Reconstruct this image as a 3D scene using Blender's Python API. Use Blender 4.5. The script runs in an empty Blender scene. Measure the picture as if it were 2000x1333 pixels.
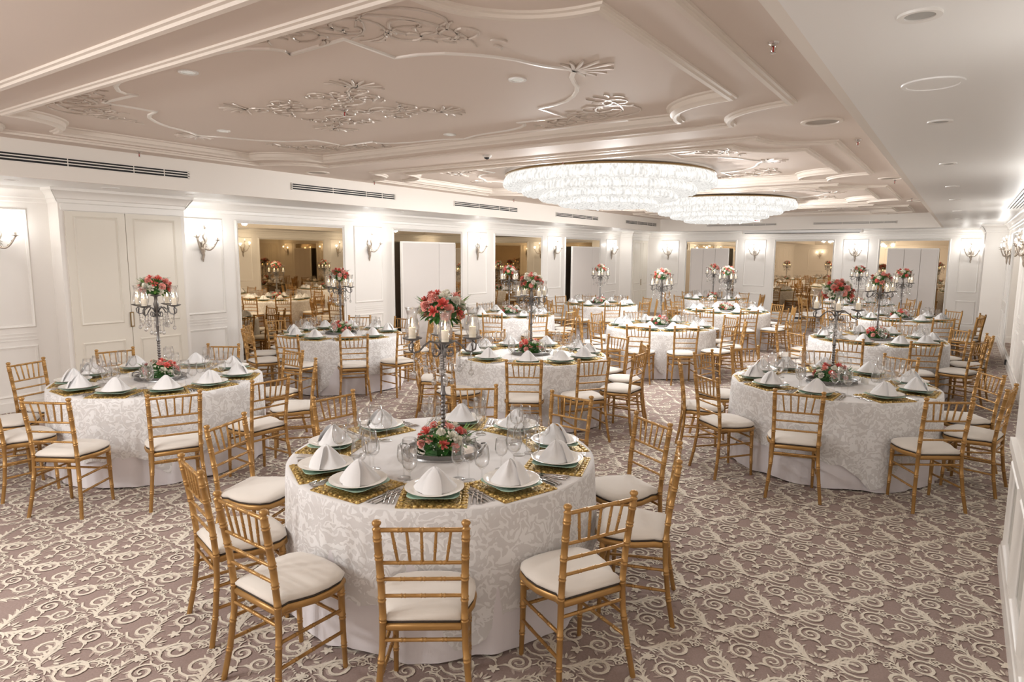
import bpy, bmesh, math, random
from math import sin, cos, pi, radians, hypot, atan2, sqrt
from mathutils import Vector, Matrix
random.seed(7)
SC = bpy.context.scene
COL = SC.collection

# ------------------------------------------------------------------ camera
CAMZ = 1.96
fpx, yaw, pitch, roll = 1277.87, 0.60214, 0.1314, 0.00699
fw = Vector((-sin(yaw)*cos(pitch), cos(yaw)*cos(pitch), -sin(pitch)))
rt = Vector((cos(yaw), sin(yaw), 0))
up = rt.cross(fw)
r2 = cos(roll)*rt + sin(roll)*up
u2 = -sin(roll)*rt + cos(roll)*up
cd = bpy.data.cameras.new('camera')
cam = bpy.data.objects.new('camera', cd)
COL.objects.link(cam)
cd.sensor_width = 36
cd.lens = fpx/2000*36
cd.clip_start = 0.05
cam.matrix_world = Matrix(((r2.x, u2.x, -fw.x, 0), (r2.y, u2.y, -fw.y, 0), (r2.z, u2.z, -fw.z, CAMZ), (0, 0, 0, 1)))
SC.camera = cam

# ------------------------------------------------------------------ world, exposure, integrator limits
w = bpy.data.worlds.new('world')
SC.world = w
w.use_nodes = True
w.node_tree.nodes['Background'].inputs[0].default_value = (0.9, 0.85, 0.8, 1)
w.node_tree.nodes['Background'].inputs[1].default_value = 0.05
SC.view_settings.view_transform = 'Standard'
SC.view_settings.look = 'None'
SC.view_settings.gamma = 1
SC.view_settings.use_curve_mapping = False
SC.view_settings.exposure = 0.68
cy = SC.cycles
cy.max_bounces = 6
cy.diffuse_bounces = 4
cy.glossy_bounces = 4
cy.transmission_bounces = 2
cy.transparent_max_bounces = 12
cy.caustics_reflective = False
cy.caustics_refractive = False
cy.sample_clamp_indirect = 4
cy.use_adaptive_sampling = True
cy.adaptive_threshold = 0.03

# light strengths (watts) of the room's lamps and one added chandelier
P_SCONCE, P_WALL_SPOT, P_CEIL_SPOT, P_CHAND, P_CANDLE = 1.8, 8, 24, 35, 0.25
WARM = (1.0, 0.975, 0.94)
SOFT = (1.0, 0.995, 0.98)

def light(name, kind, loc, power, col=WARM, **kw):
    d = bpy.data.lights.new(name, kind)
    d.energy = power
    d.color = col
    for k, v in kw.items():
        setattr(d, k, v)
    o = bpy.data.objects.new(name, d)
    COL.objects.link(o)
    o.location = loc
    return o

# ------------------------------------------------------------------ materials
def nt(name):
    m = bpy.data.materials.new(name)
    m.use_nodes = True
    t = m.node_tree
    return m, t, t.nodes['Principled BSDF']

def pbr(name, col, rough=0.5, metal=0.0, bump=None, spec=None, noise=None, sheen=None, emit=None):
    m, t, b = nt(name)
    b.inputs['Base Color'].default_value = (*col, 1)
    b.inputs['Roughness'].default_value = rough
    b.inputs['Metallic'].default_value = metal
    if spec is not None:
        b.inputs['Specular IOR Level'].default_value = spec
    if sheen:
        b.inputs['Sheen Weight'].default_value = sheen
    if emit:
        b.inputs['Emission Color'].default_value = (*emit[0], 1)
        b.inputs['Emission Strength'].default_value = emit[1]
    tc = None
    if bump or noise:
        tc = t.nodes.new('ShaderNodeTexCoord')
    if noise:   # (scale, amount)
        n = t.nodes.new('ShaderNodeTexNoise')
        n.inputs['Scale'].default_value = noise[0]
        t.links.new(tc.outputs['Object'], n.inputs['Vector'])
        mx = t.nodes.new('ShaderNodeMix')
        mx.data_type = 'RGBA'
        mx.inputs[6].default_value = (*[c*(1-noise[1]) for c in col], 1)
        mx.inputs[7].default_value = (*[min(1, c*(1+noise[1])) for c in col], 1)
        t.links.new(n.outputs['Fac'], mx.inputs[0])
        t.links.new(mx.outputs[2], b.inputs['Base Color'])
    if bump:    # (scale, strength, distance)
        n2 = t.nodes.new('ShaderNodeTexNoise')
        n2.inputs['Scale'].default_value = bump[0]
        t.links.new(tc.outputs['Object'], n2.inputs['Vector'])
        bp = t.nodes.new('ShaderNodeBump')
        bp.inputs['Strength'].default_value = bump[1]
        bp.inputs['Distance'].default_value = bump[2]
        t.links.new(n2.outputs['Fac'], bp.inputs['Height'])
        t.links.new(bp.outputs['Normal'], b.inputs['Normal'])
    return m

def glass(name, edge=0.75, tint=(0.97, 0.98, 0.97), base=0.05, rough=0.02):
    m = bpy.data.materials.new(name)
    m.use_nodes = True
    t = m.node_tree
    t.nodes.clear()
    out = t.nodes.new('ShaderNodeOutputMaterial')
    mix = t.nodes.new('ShaderNodeMixShader')
    tr = t.nodes.new('ShaderNodeBsdfTransparent')
    tr.inputs[0].default_value = (*tint, 1)
    gl = t.nodes.new('ShaderNodeBsdfGlossy')
    gl.inputs['Roughness'].default_value = rough
    lw = t.nodes.new('ShaderNodeLayerWeight')
    lw.inputs[0].default_value = 0.5
    p = t.nodes.new('ShaderNodeMath'); p.operation = 'POWER'
    p.inputs[1].default_value = 2.6
    q = t.nodes.new('ShaderNodeMath'); q.operation = 'MULTIPLY_ADD'
    q.inputs[1].default_value = edge
    q.inputs[2].default_value = base
    q.use_clamp = True
    t.links.new(lw.outputs['Facing'], p.inputs[0])
    t.links.new(p.outputs[0], q.inputs[0])
    t.links.new(q.outputs[0], mix.inputs[0])
    t.links.new(tr.outputs[0], mix.inputs[1])
    t.links.new(gl.outputs[0], mix.inputs[2])
    t.links.new(mix.outputs[0], out.inputs[0])
    return m

def emis(name, col, s):
    m = bpy.data.materials.new(name)
    m.use_nodes = True
    t = m.node_tree
    t.nodes.clear()
    out = t.nodes.new('ShaderNodeOutputMaterial')
    e = t.nodes.new('ShaderNodeEmission')
    e.inputs[0].default_value = (*col, 1)
    e.inputs[1].default_value = s
    t.links.new(e.outputs[0], out.inputs[0])
    return m

M = {}
M['wall'] = pbr('wall_paint', (0.87, 0.83, 0.785), 0.42)
M['trim'] = pbr('trim_paint', (0.88, 0.845, 0.80), 0.32)
M['door'] = pbr('door_paint', (0.80, 0.745, 0.655), 0.4)
M['ceil'] = pbr('ceiling_paint', (0.75, 0.65, 0.575), 0.65, noise=(1.2, 0.02))
M['ceiltrim'] = pbr('ceiling_trim_paint', (0.79, 0.71, 0.63), 0.5)
M['soffit'] = pbr('soffit_paint', (0.88, 0.875, 0.86), 0.38)
M['relief'] = pbr('relief_silver_taupe', (0.62, 0.54, 0.47), 0.36, 0.2)
M['reliefline'] = pbr('relief_silver_white', (0.86, 0.82, 0.77), 0.28, 0.3)
M['bulk'] = pbr('bulkhead_paint', (0.84, 0.79, 0.73), 0.5)
M['gold'] = pbr('gold_lacquer', (0.44, 0.245, 0.080), 0.36, 0.45, bump=(60, 0.08, 0.002), noise=(9, 0.10))
M['cushion'] = pbr('ivory_cushion', (0.78, 0.72, 0.65), 0.85, bump=(180, 0.12, 0.001), noise=(7, 0.03), sheen=0.3)
M['gap_line'] = pbr('dark_gap_line', (0.05, 0.035, 0.025), 0.8)
M['cloth'] = pbr('white_linen', (0.80, 0.775, 0.76), 0.8, bump=(14, 0.25, 0.006))
M['under'] = pbr('pale_underlay', (0.80, 0.755, 0.775), 0.75)
M['napkin'] = pbr('napkin_cotton', (0.84, 0.83, 0.83), 0.85, bump=(30, 0.1, 0.002))
M['china'] = pbr('white_china', (0.86, 0.82, 0.76), 0.12)
M['mint'] = pbr('mint_glaze', (0.45, 0.66, 0.53), 0.15)
M['silver'] = pbr('polished_silver', (0.62, 0.60, 0.58), 0.16, 1.0)
M['pewter'] = pbr('antique_pewter', (0.20, 0.19, 0.185), 0.34, 0.85, noise=(40, 0.25), bump=(90, 0.2, 0.002))
M['traysilver'] = pbr('tray_silver', (0.24, 0.235, 0.23), 0.32, 0.85, bump=(70, 0.5, 0.003))
M['glass'] = glass('clear_glass', edge=.85, tint=(.998, .998, .998), base=.06, rough=.08)
M['etched'] = glass('etched_glass', edge=.85, tint=(.97, .965, .96), base=.12, rough=.08)
M['crystal'] = glass('crystal', edge=0.9, tint=(0.90, 0.90, 0.90), base=0.36, rough=0.10)
M['wax'] = pbr('candle_wax', (0.90, 0.85, 0.74), 0.5, emit=((1.0, 0.80, 0.55), 0.22))  # faint glow put into the wax, as if the flame lit it
M['flame'] = emis('flame', (1.0, 0.72, 0.36), 14)
M['bulb'] = emis('bulb_glow', (1.0, 0.92, 0.80), 5)
M['lampglow'] = emis('downlight_glow', (1.0, 0.90, 0.78), 0.35)
M['lensoff'] = pbr('unlit_lens', (0.42, 0.42, 0.40), 0.2)
M['coral'] = pbr('coral_petal', (0.80, 0.17, 0.14), 0.6, noise=(60, 0.2))
M['pink'] = pbr('pink_petal', (0.88, 0.38, 0.32), 0.6, noise=(60, 0.15))
M['red'] = pbr('red_petal', (0.62, 0.035, 0.04), 0.6, noise=(60, 0.25))
M['ivory'] = pbr('ivory_petal', (0.88, 0.84, 0.73), 0.6, noise=(60, 0.06))
M['leaf'] = pbr('green_leaf', (0.045, 0.155, 0.030), 0.45, noise=(25, 0.4))
M['leaf2'] = pbr('light_leaf', (0.17, 0.33, 0.07), 0.45, noise=(25, 0.3))
M['breath'] = pbr('tiny_white_blossom', (0.88, 0.84, 0.76), 0.8)
M['screen'] = pbr('screen_laminate', (0.74, 0.69, 0.655), 0.5)
M['dark'] = pbr('vent_dark', (0.012, 0.012, 0.014), 0.7)
M['black'] = pbr('black_plastic', (0.02, 0.02, 0.022), 0.4)
M['redpl'] = pbr('red_glass_bulb', (0.55, 0.03, 0.02), 0.2)
M['brass'] = pbr('antique_brass', (0.36, 0.25, 0.12), 0.3, 0.9)
M['sconce'] = pbr('silvered_bronze', (0.50, 0.43, 0.36), 0.35, 0.7, noise=(50, 0.35))
M['grille'] = pbr('speaker_grille', (0.42, 0.37, 0.32), 0.6, bump=(300, 0.4, 0.002))
M['plastic'] = pbr('white_plastic', (0.82, 0.80, 0.77), 0.35)
M['mirror'] = pbr('bronze_mirror', (0.60, 0.485, 0.335), 0.015, 1.0)
M['olive'] = pbr('olive_mirror', (0.22, 0.22, 0.15), 0.05, 0.9)
M['traymirror'] = pbr('tray_mirror', (0.75, 0.76, 0.75), 0.04, 1.0)
M['cg'] = pbr('carpet_ground', (0.37, 0.28, 0.25), 0.95, noise=(110, 0.22), spec=0.1)
M['cm'] = pbr('carpet_mid', (0.57, 0.47, 0.41), 0.95, noise=(110, 0.2), spec=0.1)
M['cl'] = pbr('carpet_cream', (0.82, 0.745, 0.63), 0.95, noise=(110, 0.18), spec=0.1)

# gold place mat: glittering relief
m, t, b = nt('gold_placemat')
tc = t.nodes.new('ShaderNodeTexCoord')
v = t.nodes.new('ShaderNodeTexVoronoi'); v.inputs['Scale'].default_value = 75
t.links.new(tc.outputs['Object'], v.inputs['Vector'])
cr = t.nodes.new('ShaderNodeValToRGB')
cr.color_ramp.elements[0].color = (0.95, 0.70, 0.26, 1)
cr.color_ramp.elements[1].color = (0.28, 0.16, 0.035, 1)
cr.color_ramp.elements[1].position = 0.75
t.links.new(v.outputs['Distance'], cr.inputs[0])
t.links.new(cr.outputs[0], b.inputs['Base Color'])
bp = t.nodes.new('ShaderNodeBump'); bp.inputs['Strength'].default_value = 0.9; bp.inputs['Distance'].default_value = 0.004; bp.invert = True
t.links.new(v.outputs['Distance'], bp.inputs['Height'])
t.links.new(bp.outputs['Normal'], b.inputs['Normal'])
b.inputs['Metallic'].default_value = 0.6
b.inputs['Roughness'].default_value = 0.38
M['mat'] = m

# lace overlay: denser white motifs on a thinner net
m, t, b = nt('floral_lace')
tc = t.nodes.new('ShaderNodeTexCoord')
n1 = t.nodes.new('ShaderNodeTexNoise'); n1.inputs['Scale'].default_value = 8; n1.inputs['Detail'].default_value = 2
t.links.new(tc.outputs['Object'], n1.inputs['Vector'])
sub = t.nodes.new('ShaderNodeVectorMath'); sub.operation = 'MULTIPLY_ADD'
sub.inputs[1].default_value = (0.16, 0.16, 0.16)
t.links.new(n1.outputs['Color'], sub.inputs[0]); t.links.new(tc.outputs['Object'], sub.inputs[2])
wv = t.nodes.new('ShaderNodeTexWave'); wv.wave_type = 'RINGS'; wv.rings_direction = 'SPHERICAL'
wv.inputs['Scale'].default_value = 6.5; wv.inputs['Distortion'].default_value = 14.0; wv.inputs['Detail'].default_value = 2.0; wv.inputs['Detail Scale'].default_value = 2.2
t.links.new(sub.outputs[0], wv.inputs['Vector'])
vo = t.nodes.new('ShaderNodeTexVoronoi'); vo.inputs['Scale'].default_value = 11; vo.feature = 'SMOOTH_F1'
t.links.new(sub.outputs[0], vo.inputs['Vector'])
ad = t.nodes.new('ShaderNodeMath'); ad.operation = 'MULTIPLY'
t.links.new(wv.outputs['Fac'], ad.inputs[0])
iv = t.nodes.new('ShaderNodeMath'); iv.operation = 'SUBTRACT'; iv.inputs[0].default_value = 1.0
t.links.new(vo.outputs['Distance'], iv.inputs[1]); t.links.new(iv.outputs[0], ad.inputs[1])
cr = t.nodes.new('ShaderNodeValToRGB')
cr.color_ramp.elements[0].position = 0.24; cr.color_ramp.elements[1].position = 0.34
cr.color_ramp.elements[0].color = (0.0, 0.0, 0.0, 1); cr.color_ramp.elements[1].color = (1, 1, 1, 1)
t.links.new(ad.outputs[0], cr.inputs[0])
mx = t.nodes.new('ShaderNodeMix'); mx.data_type = 'RGBA'
mx.inputs[6].default_value = (0.70, 0.675, 0.665, 1); mx.inputs[7].default_value = (0.86, 0.845, 0.84, 1)
t.links.new(cr.outputs[0], mx.inputs[0]); t.links.new(mx.outputs[2], b.inputs['Base Color'])
b.inputs['Roughness'].default_value = 0.8
bp = t.nodes.new('ShaderNodeBump'); bp.inputs['Strength'].default_value = 0.35; bp.inputs['Distance'].default_value = 0.003
t.links.new(cr.outputs[0], bp.inputs['Height']); t.links.new(bp.outputs['Normal'], b.inputs['Normal'])
M['lace'] = m

# glowing crystal strands of the chandeliers: strand streaks and dimmer ledges put into the glow itself
m = bpy.data.materials.new('glowing_crystal_strands'); m.use_nodes = True
t = m.node_tree; t.nodes.clear()
out = t.nodes.new('ShaderNodeOutputMaterial'); e = t.nodes.new('ShaderNodeEmission')
e.inputs[0].default_value = (1.0, 0.96, 0.905, 1)
tc = t.nodes.new('ShaderNodeTexCoord')
mp = t.nodes.new('ShaderNodeMapping'); mp.inputs['Scale'].default_value = (1, 1, 0.22)
n1 = t.nodes.new('ShaderNodeTexNoise'); n1.inputs['Scale'].default_value = 34; n1.inputs['Detail'].default_value = 2
t.links.new(tc.outputs['Object'], mp.inputs[0]); t.links.new(mp.outputs[0], n1.inputs['Vector'])
mr = t.nodes.new('ShaderNodeMapRange'); mr.inputs[1].default_value = 0.34; mr.inputs[2].default_value = 0.56
mr.inputs[3].default_value = 0.50; mr.inputs[4].default_value = 0.76
ge = t.nodes.new('ShaderNodeNewGeometry'); sx = t.nodes.new('ShaderNodeSeparateXYZ')
ab = t.nodes.new('ShaderNodeMath'); ab.operation = 'ABSOLUTE'
k1 = t.nodes.new('ShaderNodeMath'); k1.operation = 'MULTIPLY_ADD'; k1.inputs[1].default_value = -0.25; k1.inputs[2].default_value = 1.05  # level faces glow less, shading the tier ledges
k2 = t.nodes.new('ShaderNodeMath'); k2.operation = 'MULTIPLY'
t.links.new(ge.outputs['Normal'], sx.inputs[0]); t.links.new(sx.outputs[2], ab.inputs[0]); t.links.new(ab.outputs[0], k1.inputs[0])
t.links.new(n1.outputs['Fac'], mr.inputs[0]); t.links.new(mr.outputs[0], k2.inputs[0]); t.links.new(k1.outputs[0], k2.inputs[1]); t.links.new(k2.outputs[0], e.inputs[1])
tr = t.nodes.new('ShaderNodeBsdfTransparent'); mx = t.nodes.new('ShaderNodeMixShader')
mx.inputs[0].default_value = 0.93
t.links.new(tr.outputs[0], mx.inputs[1]); t.links.new(e.outputs[0], mx.inputs[2]); t.links.new(mx.outputs[0], out.inputs[0])
M['strands'] = m

# ------------------------------------------------------------------ mesh helpers
class MB:
    def __init__(s):
        s.v = []; s.f = []; s.mi = []; s.cur = 0
    def add(s, vs, fs):
        o = len(s.v)
        s.v.extend(vs)
        s.f.extend([tuple(o+i for i in f) for f in fs])
        s.mi.extend([s.cur]*len(fs))
        return o
    def box(s, x0, x1, y0, y1, z0, z1):
        s.add([(x0, y0, z0), (x1, y0, z0), (x1, y1, z0), (x0, y1, z0), (x0, y0, z1), (x1, y0, z1), (x1, y1, z1), (x0, y1, z1)],
              [(0, 3, 2, 1), (4, 5, 6, 7), (0, 1, 5, 4), (1, 2, 6, 5), (2, 3, 7, 6), (3, 0, 4, 7)])
    def lathe(s, prof, n=16, c=(0, 0, 0), mod=None):
        vs = []
        for k, (r, z) in enumerate(prof):
            for i in range(n):
                a = 2*pi*i/n
                rr, zz = (r, z) if mod is None else mod(r, z, a, k)
                vs.append((c[0]+rr*cos(a), c[1]+rr*sin(a), c[2]+zz))
        fs = [(k*n+i, k*n+(i+1) % n, (k+1)*n+(i+1) % n, (k+1)*n+i) for k in range(len(prof)-1) for i in range(n)]
        if prof[0][0] > 1e-5 and prof[0][0] < 0.0035: fs.append(tuple(range(n-1, -1, -1)))
        s.add(vs, fs)
    def cap(s, r, z, n=16, c=(0, 0, 0), up=True):
        vs = [(c[0]+r*cos(2*pi*i/n), c[1]+r*sin(2*pi*i/n), c[2]+z) for i in range(n)]
        s.add(vs, [tuple(range(n)) if up else tuple(range(n-1, -1, -1))])
    def tube(s, pts, rad, n=8, caps=True, closed=False):
        P = [Vector(p) for p in pts]
        m = len(P)
        R = rad if isinstance(rad, (list, tuple)) else [rad]*m
        prev = None
        vs = []
        for i in range(m):
            if closed: d = P[(i+1) % m]-P[i-1]
            else: d = P[min(i+1, m-1)]-P[max(i-1, 0)]
            if d.length < 1e-9: d = Vector((0, 0, 1))
            d.normalize()
            if prev is None:
                a = Vector((0, 0, 1)) if abs(d.z) < 0.9 else Vector((1, 0, 0))
                x = d.cross(a).normalized()
            else:
                x = (prev - d*prev.dot(d))
                x = x.normalized() if x.length > 1e-6 else d.orthogonal().normalized()
            prev = x
            y = d.cross(x)
            for j in range(n):
                t_ = 2*pi*j/n
                vs.append(tuple(P[i]+x*(R[i]*cos(t_))+y*(R[i]*sin(t_))))
        fs = []
        for i in range(m if closed else m-1):
            k = (i+1) % m
            for j in range(n):
                fs.append((i*n+j, i*n+(j+1) % n, k*n+(j+1) % n, k*n+j))
        if caps and not closed:
            fs.append(tuple(range(n-1, -1, -1)))
            fs.append(tuple((m-1)*n+j for j in range(n)))
        s.add(vs, fs)
    def ball(s, c, r, n=8, m=5, sz=1.0):
        vs = [(c[0], c[1], c[2]-r*sz)]
        for k in range(1, m):
            a = -pi/2+pi*k/m
            for i in range(n):
                b_ = 2*pi*i/n
                vs.append((c[0]+r*cos(a)*cos(b_), c[1]+r*cos(a)*sin(b_), c[2]+r*sin(a)*sz))
        vs.append((c[0], c[1], c[2]+r*sz))
        fs = [(0, 1+(i+1) % n, 1+i) for i in range(n)]
        for k in range(m-2):
            for i in range(n):
                a_, b_ = 1+k*n+i, 1+k*n+(i+1) % n
                fs.append((a_, b_, b_+n, a_+n))
        L = len(vs)-1
        fs += [(L, 1+(m-2)*n+i, 1+(m-2)*n+(i+1) % n) for i in range(n)]
        s.add(vs, fs)
    def grid(s, fn, nu, nv, closeu=False):
        vs = [tuple(fn(i/nu, j/nv)) for j in range(nv+1) for i in range(nu if closeu else nu+1)]
        W = nu if closeu else nu+1
        fs = []
        for j in range(nv):
            for i in range(nu):
                k = (i+1) % W if closeu else i+1
                fs.append((j*W+i, j*W+k, (j+1)*W+k, (j+1)*W+i))
        s.add(vs, fs)
    def prism(s, poly, z0, z1):
        n = len(poly)
        s.add([(x, y, z0) for x, y in poly]+[(x, y, z1) for x, y in poly],
              [tuple(range(n-1, -1, -1)), tuple(range(n, 2*n))]+[(i, (i+1) % n, n+(i+1) % n, n+i) for i in range(n)])
    def rings(s, rows, closed=True):
        n = len(rows[0])
        vs = [tuple(p) for r in rows for p in r]
        fs = []
        for k in range(len(rows)-1):
            for i in range(n if closed else n-1):
                j = (i+1) % n
                fs.append((k*n+i, k*n+j, (k+1)*n+j, (k+1)*n+i))
        s.add(vs, fs)
    def mesh(s, name, mats, smooth=True, angle=None):
        me = bpy.data.meshes.new(name)
        me.from_pydata(s.v, [], s.f)
        if not isinstance(mats, (list, tuple)): mats = [mats]
        for q in mats: me.materials.append(M[q] if isinstance(q, str) else q)
        if len(mats) > 1: me.polygons.foreach_set('material_index', s.mi)
        if smooth:
            me.polygons.foreach_set('use_smooth', [True]*len(me.polygons))
            if angle: me.set_sharp_from_angle(angle=radians(angle))
        me.update()
        return me

def link(name, me, parent=None, loc=None, rz=None):
    o = bpy.data.objects.new(name, me)
    COL.objects.link(o)
    if parent is not None: o.parent = parent
    if loc is not None: o.location = loc
    if rz is not None: o.rotation_euler = (0, 0, rz)
    return o

def tag(o, label=None, cat=None, group=None, kind=None):
    if label: o['label'] = label
    if cat: o['category'] = cat
    if group: o['group'] = group
    if kind: o['kind'] = kind
    return o

def struct(name, mb, mats, smooth=False, parent=None, angle=None):
    o = link(name, mb.mesh(name, mats, smooth or bool(angle), angle), parent)
    o['kind'] = 'structure'
    return o

def dup(o, parent=None, loc=None, rz=None, label=None, group=None):
    c = o.copy()
    COL.objects.link(c)
    if parent is not None: c.parent = parent
    if loc is not None: c.location = loc
    if rz is not None: c.rotation_euler = (0, 0, rz)
    if label: c['label'] = label
    if group: c['group'] = group
    for ch in list(o.children):
        dup(ch, c)
    return c

class Proto:
    """first placement uses the object itself, later ones copy it with its parts"""
    def __init__(s, o): s.o = o; s.used = False
    def put(s, loc, rz, label, group):
        if not s.used:
            s.used = True
            s.o.location = loc; s.o.rotation_euler = (0, 0, rz)
            s.o['label'] = label; s.o['group'] = group
            return s.o
        return dup(s.o, None, loc, rz, label, group)

def empty(name, label=None, cat=None, group=None, loc=(0, 0, 0), rz=0):
    o = bpy.data.objects.new(name, None)
    COL.objects.link(o)
    o.empty_display_size = 0.1
    o.location = loc; o.rotation_euler = (0, 0, rz)
    return tag(o, label, cat, group)

# ------------------------------------------------------------------ room dimensions
XL, XR, YF, YN = -9.50, 0.76, 21.51, -4.0
XB, XE, YB = -8.23, -0.585, 20.40
ZS, ZC, ZR = 2.734, 3.12, 3.17
NEARX, NEARY = 0.345, 5.1      # the thicker stretch of the right wall
BLKY = 19.03

mb = MB(); mb.box(XL-.15, XL, YN, YF+.15, 0, 3.4); struct('wall_left', mb, 'wall')
mb = MB(); mb.box(XL, XR+.15, YF, YF+.15, 0, 3.4); struct('wall_far', mb, 'wall')
mb = MB(); mb.box(XR, XR+.15, NEARY, YF, 0, 3.4); struct('wall_right', mb, 'wall')
mb = MB(); mb.box(NEARX, XR+.15, YN, NEARY, 0, 3.4); struct('wall_right.001', mb, 'wall')
mb = MB(); mb.box(XL-.15, XR+.15, YN-.15, YN, 0, 3.4); struct('wall_back', mb, 'wall')
mb = MB(); mb.box(NEARX, XR, BLKY, YF, 0, 3.0); struct('wall_far.001', mb, 'wall')
mb = MB(); mb.box(XL, -9.21, 3.56, 5.14, 0, 3.0); struct('wall_left.001', mb, 'wall')
mb = MB(); mb.box(XL, -9.08, 20.12, YF, 0, 3.0); struct('wall_left.002', mb, 'wall')

# ------------------------------------------------------------------ ceiling: low soffit ring, bulkhead faces, raised field with three coffers
mb = MB()
mb.box(XL, XB-.05, YN, YF, ZS, ZS+.05)
mb.box(XE+.05, XR, YN, YF, ZS, ZS+.05)
mb.box(XB-.05, XE+.05, YB+.05, YF, ZS, ZS+.05)
struct('ceiling_soffit', mb, 'soffit')
mb = MB()
mb.box(XB-.05, XB, YN, YB+.05, ZS, 3.3)
mb.box(XE, XE+.05, YN, YB+.05, ZS, 3.3)
mb.box(XB, XE, YB, YB+.05, ZS, 3.3)
struct('trim_bulkhead', mb, 'bulk')

def ticket(x0, x1, y0, y1, r, n=12):
    """rectangle with quarter circles bitten out of its corners, counter-clockwise"""
    P = []
    for cx, cy, a0 in ((x0, y0, pi/2), (x1, y0, pi), (x1, y1, 3*pi/2), (x0, y1, 0)):
        for i in range(n+1):
            a = a0-(pi/2)*i/n
            P.append((cx+r*cos(a), cy+r*sin(a)))
    return P

def off2(P, d):
    """offset a closed polygon sideways by d (positive = inwards for counter-clockwise)"""
    out = []
    n = len(P)
    for i in range(n):
        a, b, c = P[i-1], P[i], P[(i+1) % n]
        d1 = Vector((b[0]-a[0], b[1]-a[1])); d2 = Vector((c[0]-b[0], c[1]-b[1]))
        if d1.length < 1e-6: d1 = d2
        if d2.length < 1e-6: d2 = d1
        n1 = Vector((-d1.y, d1.x)).normalized(); n2 = Vector((-d2.y, d2.x)).normalized()
        k = n1+n2
        k = k/max(k.length_squared/2, 0.35)
        out.append((b[0]+k.x*d, b[1]+k.y*d))
    return out

def sweep_closed(mb, P, prof):
    mb.rings([[(x, y, z) for x, y in off2(P, o)] for o, z in prof])

COF = [(1.90, 6.00, 2.28, 5.62), (6.78, 11.02, 7.14, 10.66), (11.72, 15.9, 12.08, 15.54), (16.6, 20.1, 16.96, 19.74)]
bm = bmesh.new()
def loop(P, z):
    vs = [bm.verts.new((x, y, z)) for x, y in P]
    return [bm.edges.new((vs[i], vs[(i+1) % len(vs)])) for i in range(len(vs))]
E_ = loop([(XB, YN), (XE, YN), (XE, YB), (XB, YB)], ZC)
inn = [ticket(-7.38, -1.52, c[2], c[3], 0.62) for c in COF]
for P in inn: E_ += loop(P, ZC)
bmesh.ops.triangle_fill(bm, use_beauty=True, use_dissolve=False, edges=E_)
for P in inn:
    bm.faces.new([bm.verts.new((x, y, ZR)) for x, y in P])
me = bpy.data.meshes.new('ceiling'); bm.to_mesh(me); bm.free()
me.materials.append(M['ceil'])
o = link('ceiling', me); o['kind'] = 'structure'
mb = MB(); mb.box(XB, XE, YN, YB, 3.26, 3.32); struct('ceiling_slab', mb, 'ceil')
k = 0
for c in COF:
    mb = MB()
    sweep_closed(mb, ticket(-7.73, -1.17, c[0], c[1], 0.62), [(-.035, ZC), (-.033, ZC-.014), (-.015, ZC-.018), (-.010, ZC-.034), (.018, ZC-.038), (.024, ZC-.020), (.040, ZC-.014), (.044, ZC)])
    k += 1; struct('trim_%d' % k, mb, 'ceiltrim', angle=50)
    mb = MB()
    sweep_closed(mb, ticket(-7.38, -1.52, c[2], c[3], 0.62), [(-.050, ZC), (-.048, ZC-.012), (-.030, ZC-.016), (-.024, ZC-.030), (.002, ZC-.034), (.008, ZC-.016), (.030, ZC-.004), (.036, ZR-.018), (.056, ZR-.012), (.060, ZR)])
    k += 1; struct('trim_%d' % k, mb, 'ceiltrim', angle=50)

# ------------------------------------------------------------------ plaster relief on the coffers
def ribbon(mb, P, wd, z, h, closed=False, taper=None):
    n = len(P)
    L, R_, C_ = [], [], []
    for i in range(n):
        a = P[i-1] if (i or closed) else P[i]
        c = P[(i+1) % n] if (i < n-1 or closed) else P[i]
        d = Vector((c[0]-a[0], c[1]-a[1]))
        d = d.normalized() if d.length > 1e-9 else Vector((1, 0))
        nn = Vector((-d.y, d.x))
        w_ = wd*(taper(i/(n-1)) if taper else 1)/2
        L.append((P[i][0]+nn.x*w_, P[i][1]+nn.y*w_, z))
        R_.append((P[i][0]-nn.x*w_, P[i][1]-nn.y*w_, z))
        C_.append((P[i][0], P[i][1], z-h))
    k_ = .62
    L2_ = [(c[0]+(l[0]-c[0])*k_, c[1]+(l[1]-c[1])*k_, z-h) for l, c in zip(L, C_)]
    R2_ = [(c[0]+(l[0]-c[0])*k_, c[1]+(l[1]-c[1])*k_, z-h) for l, c in zip(R_, C_)]
    mb.rings([L, L2_, R2_, R_], closed=closed)

def spiral(cx, cy, r, a0, turns, d=1, n=26, tight=0.12):
    return [(cx+r*(1-(1-tight)*(i/n)**.85)*cos(a0+d*2*pi*turns*i/n), cy+r*(1-(1-tight)*(i/n)**.85)*sin(a0+d*2*pi*turns*i/n)) for i in range(n+1)]

def leafshape(mb, x, y, a, L, W, z, h, curl=0.0):
    n = 7
    P = []
    for i in range(n+1):
        t_ = i/n
        aa = a+curl*t_
        P.append((x+L*t_*cos(aa), y+L*t_*sin(aa)))
    ribbon(mb, P, W, z, h, taper=lambda q: max(0.03, sin(pi*min(1, q*0.93+0.07))**.8))

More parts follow.
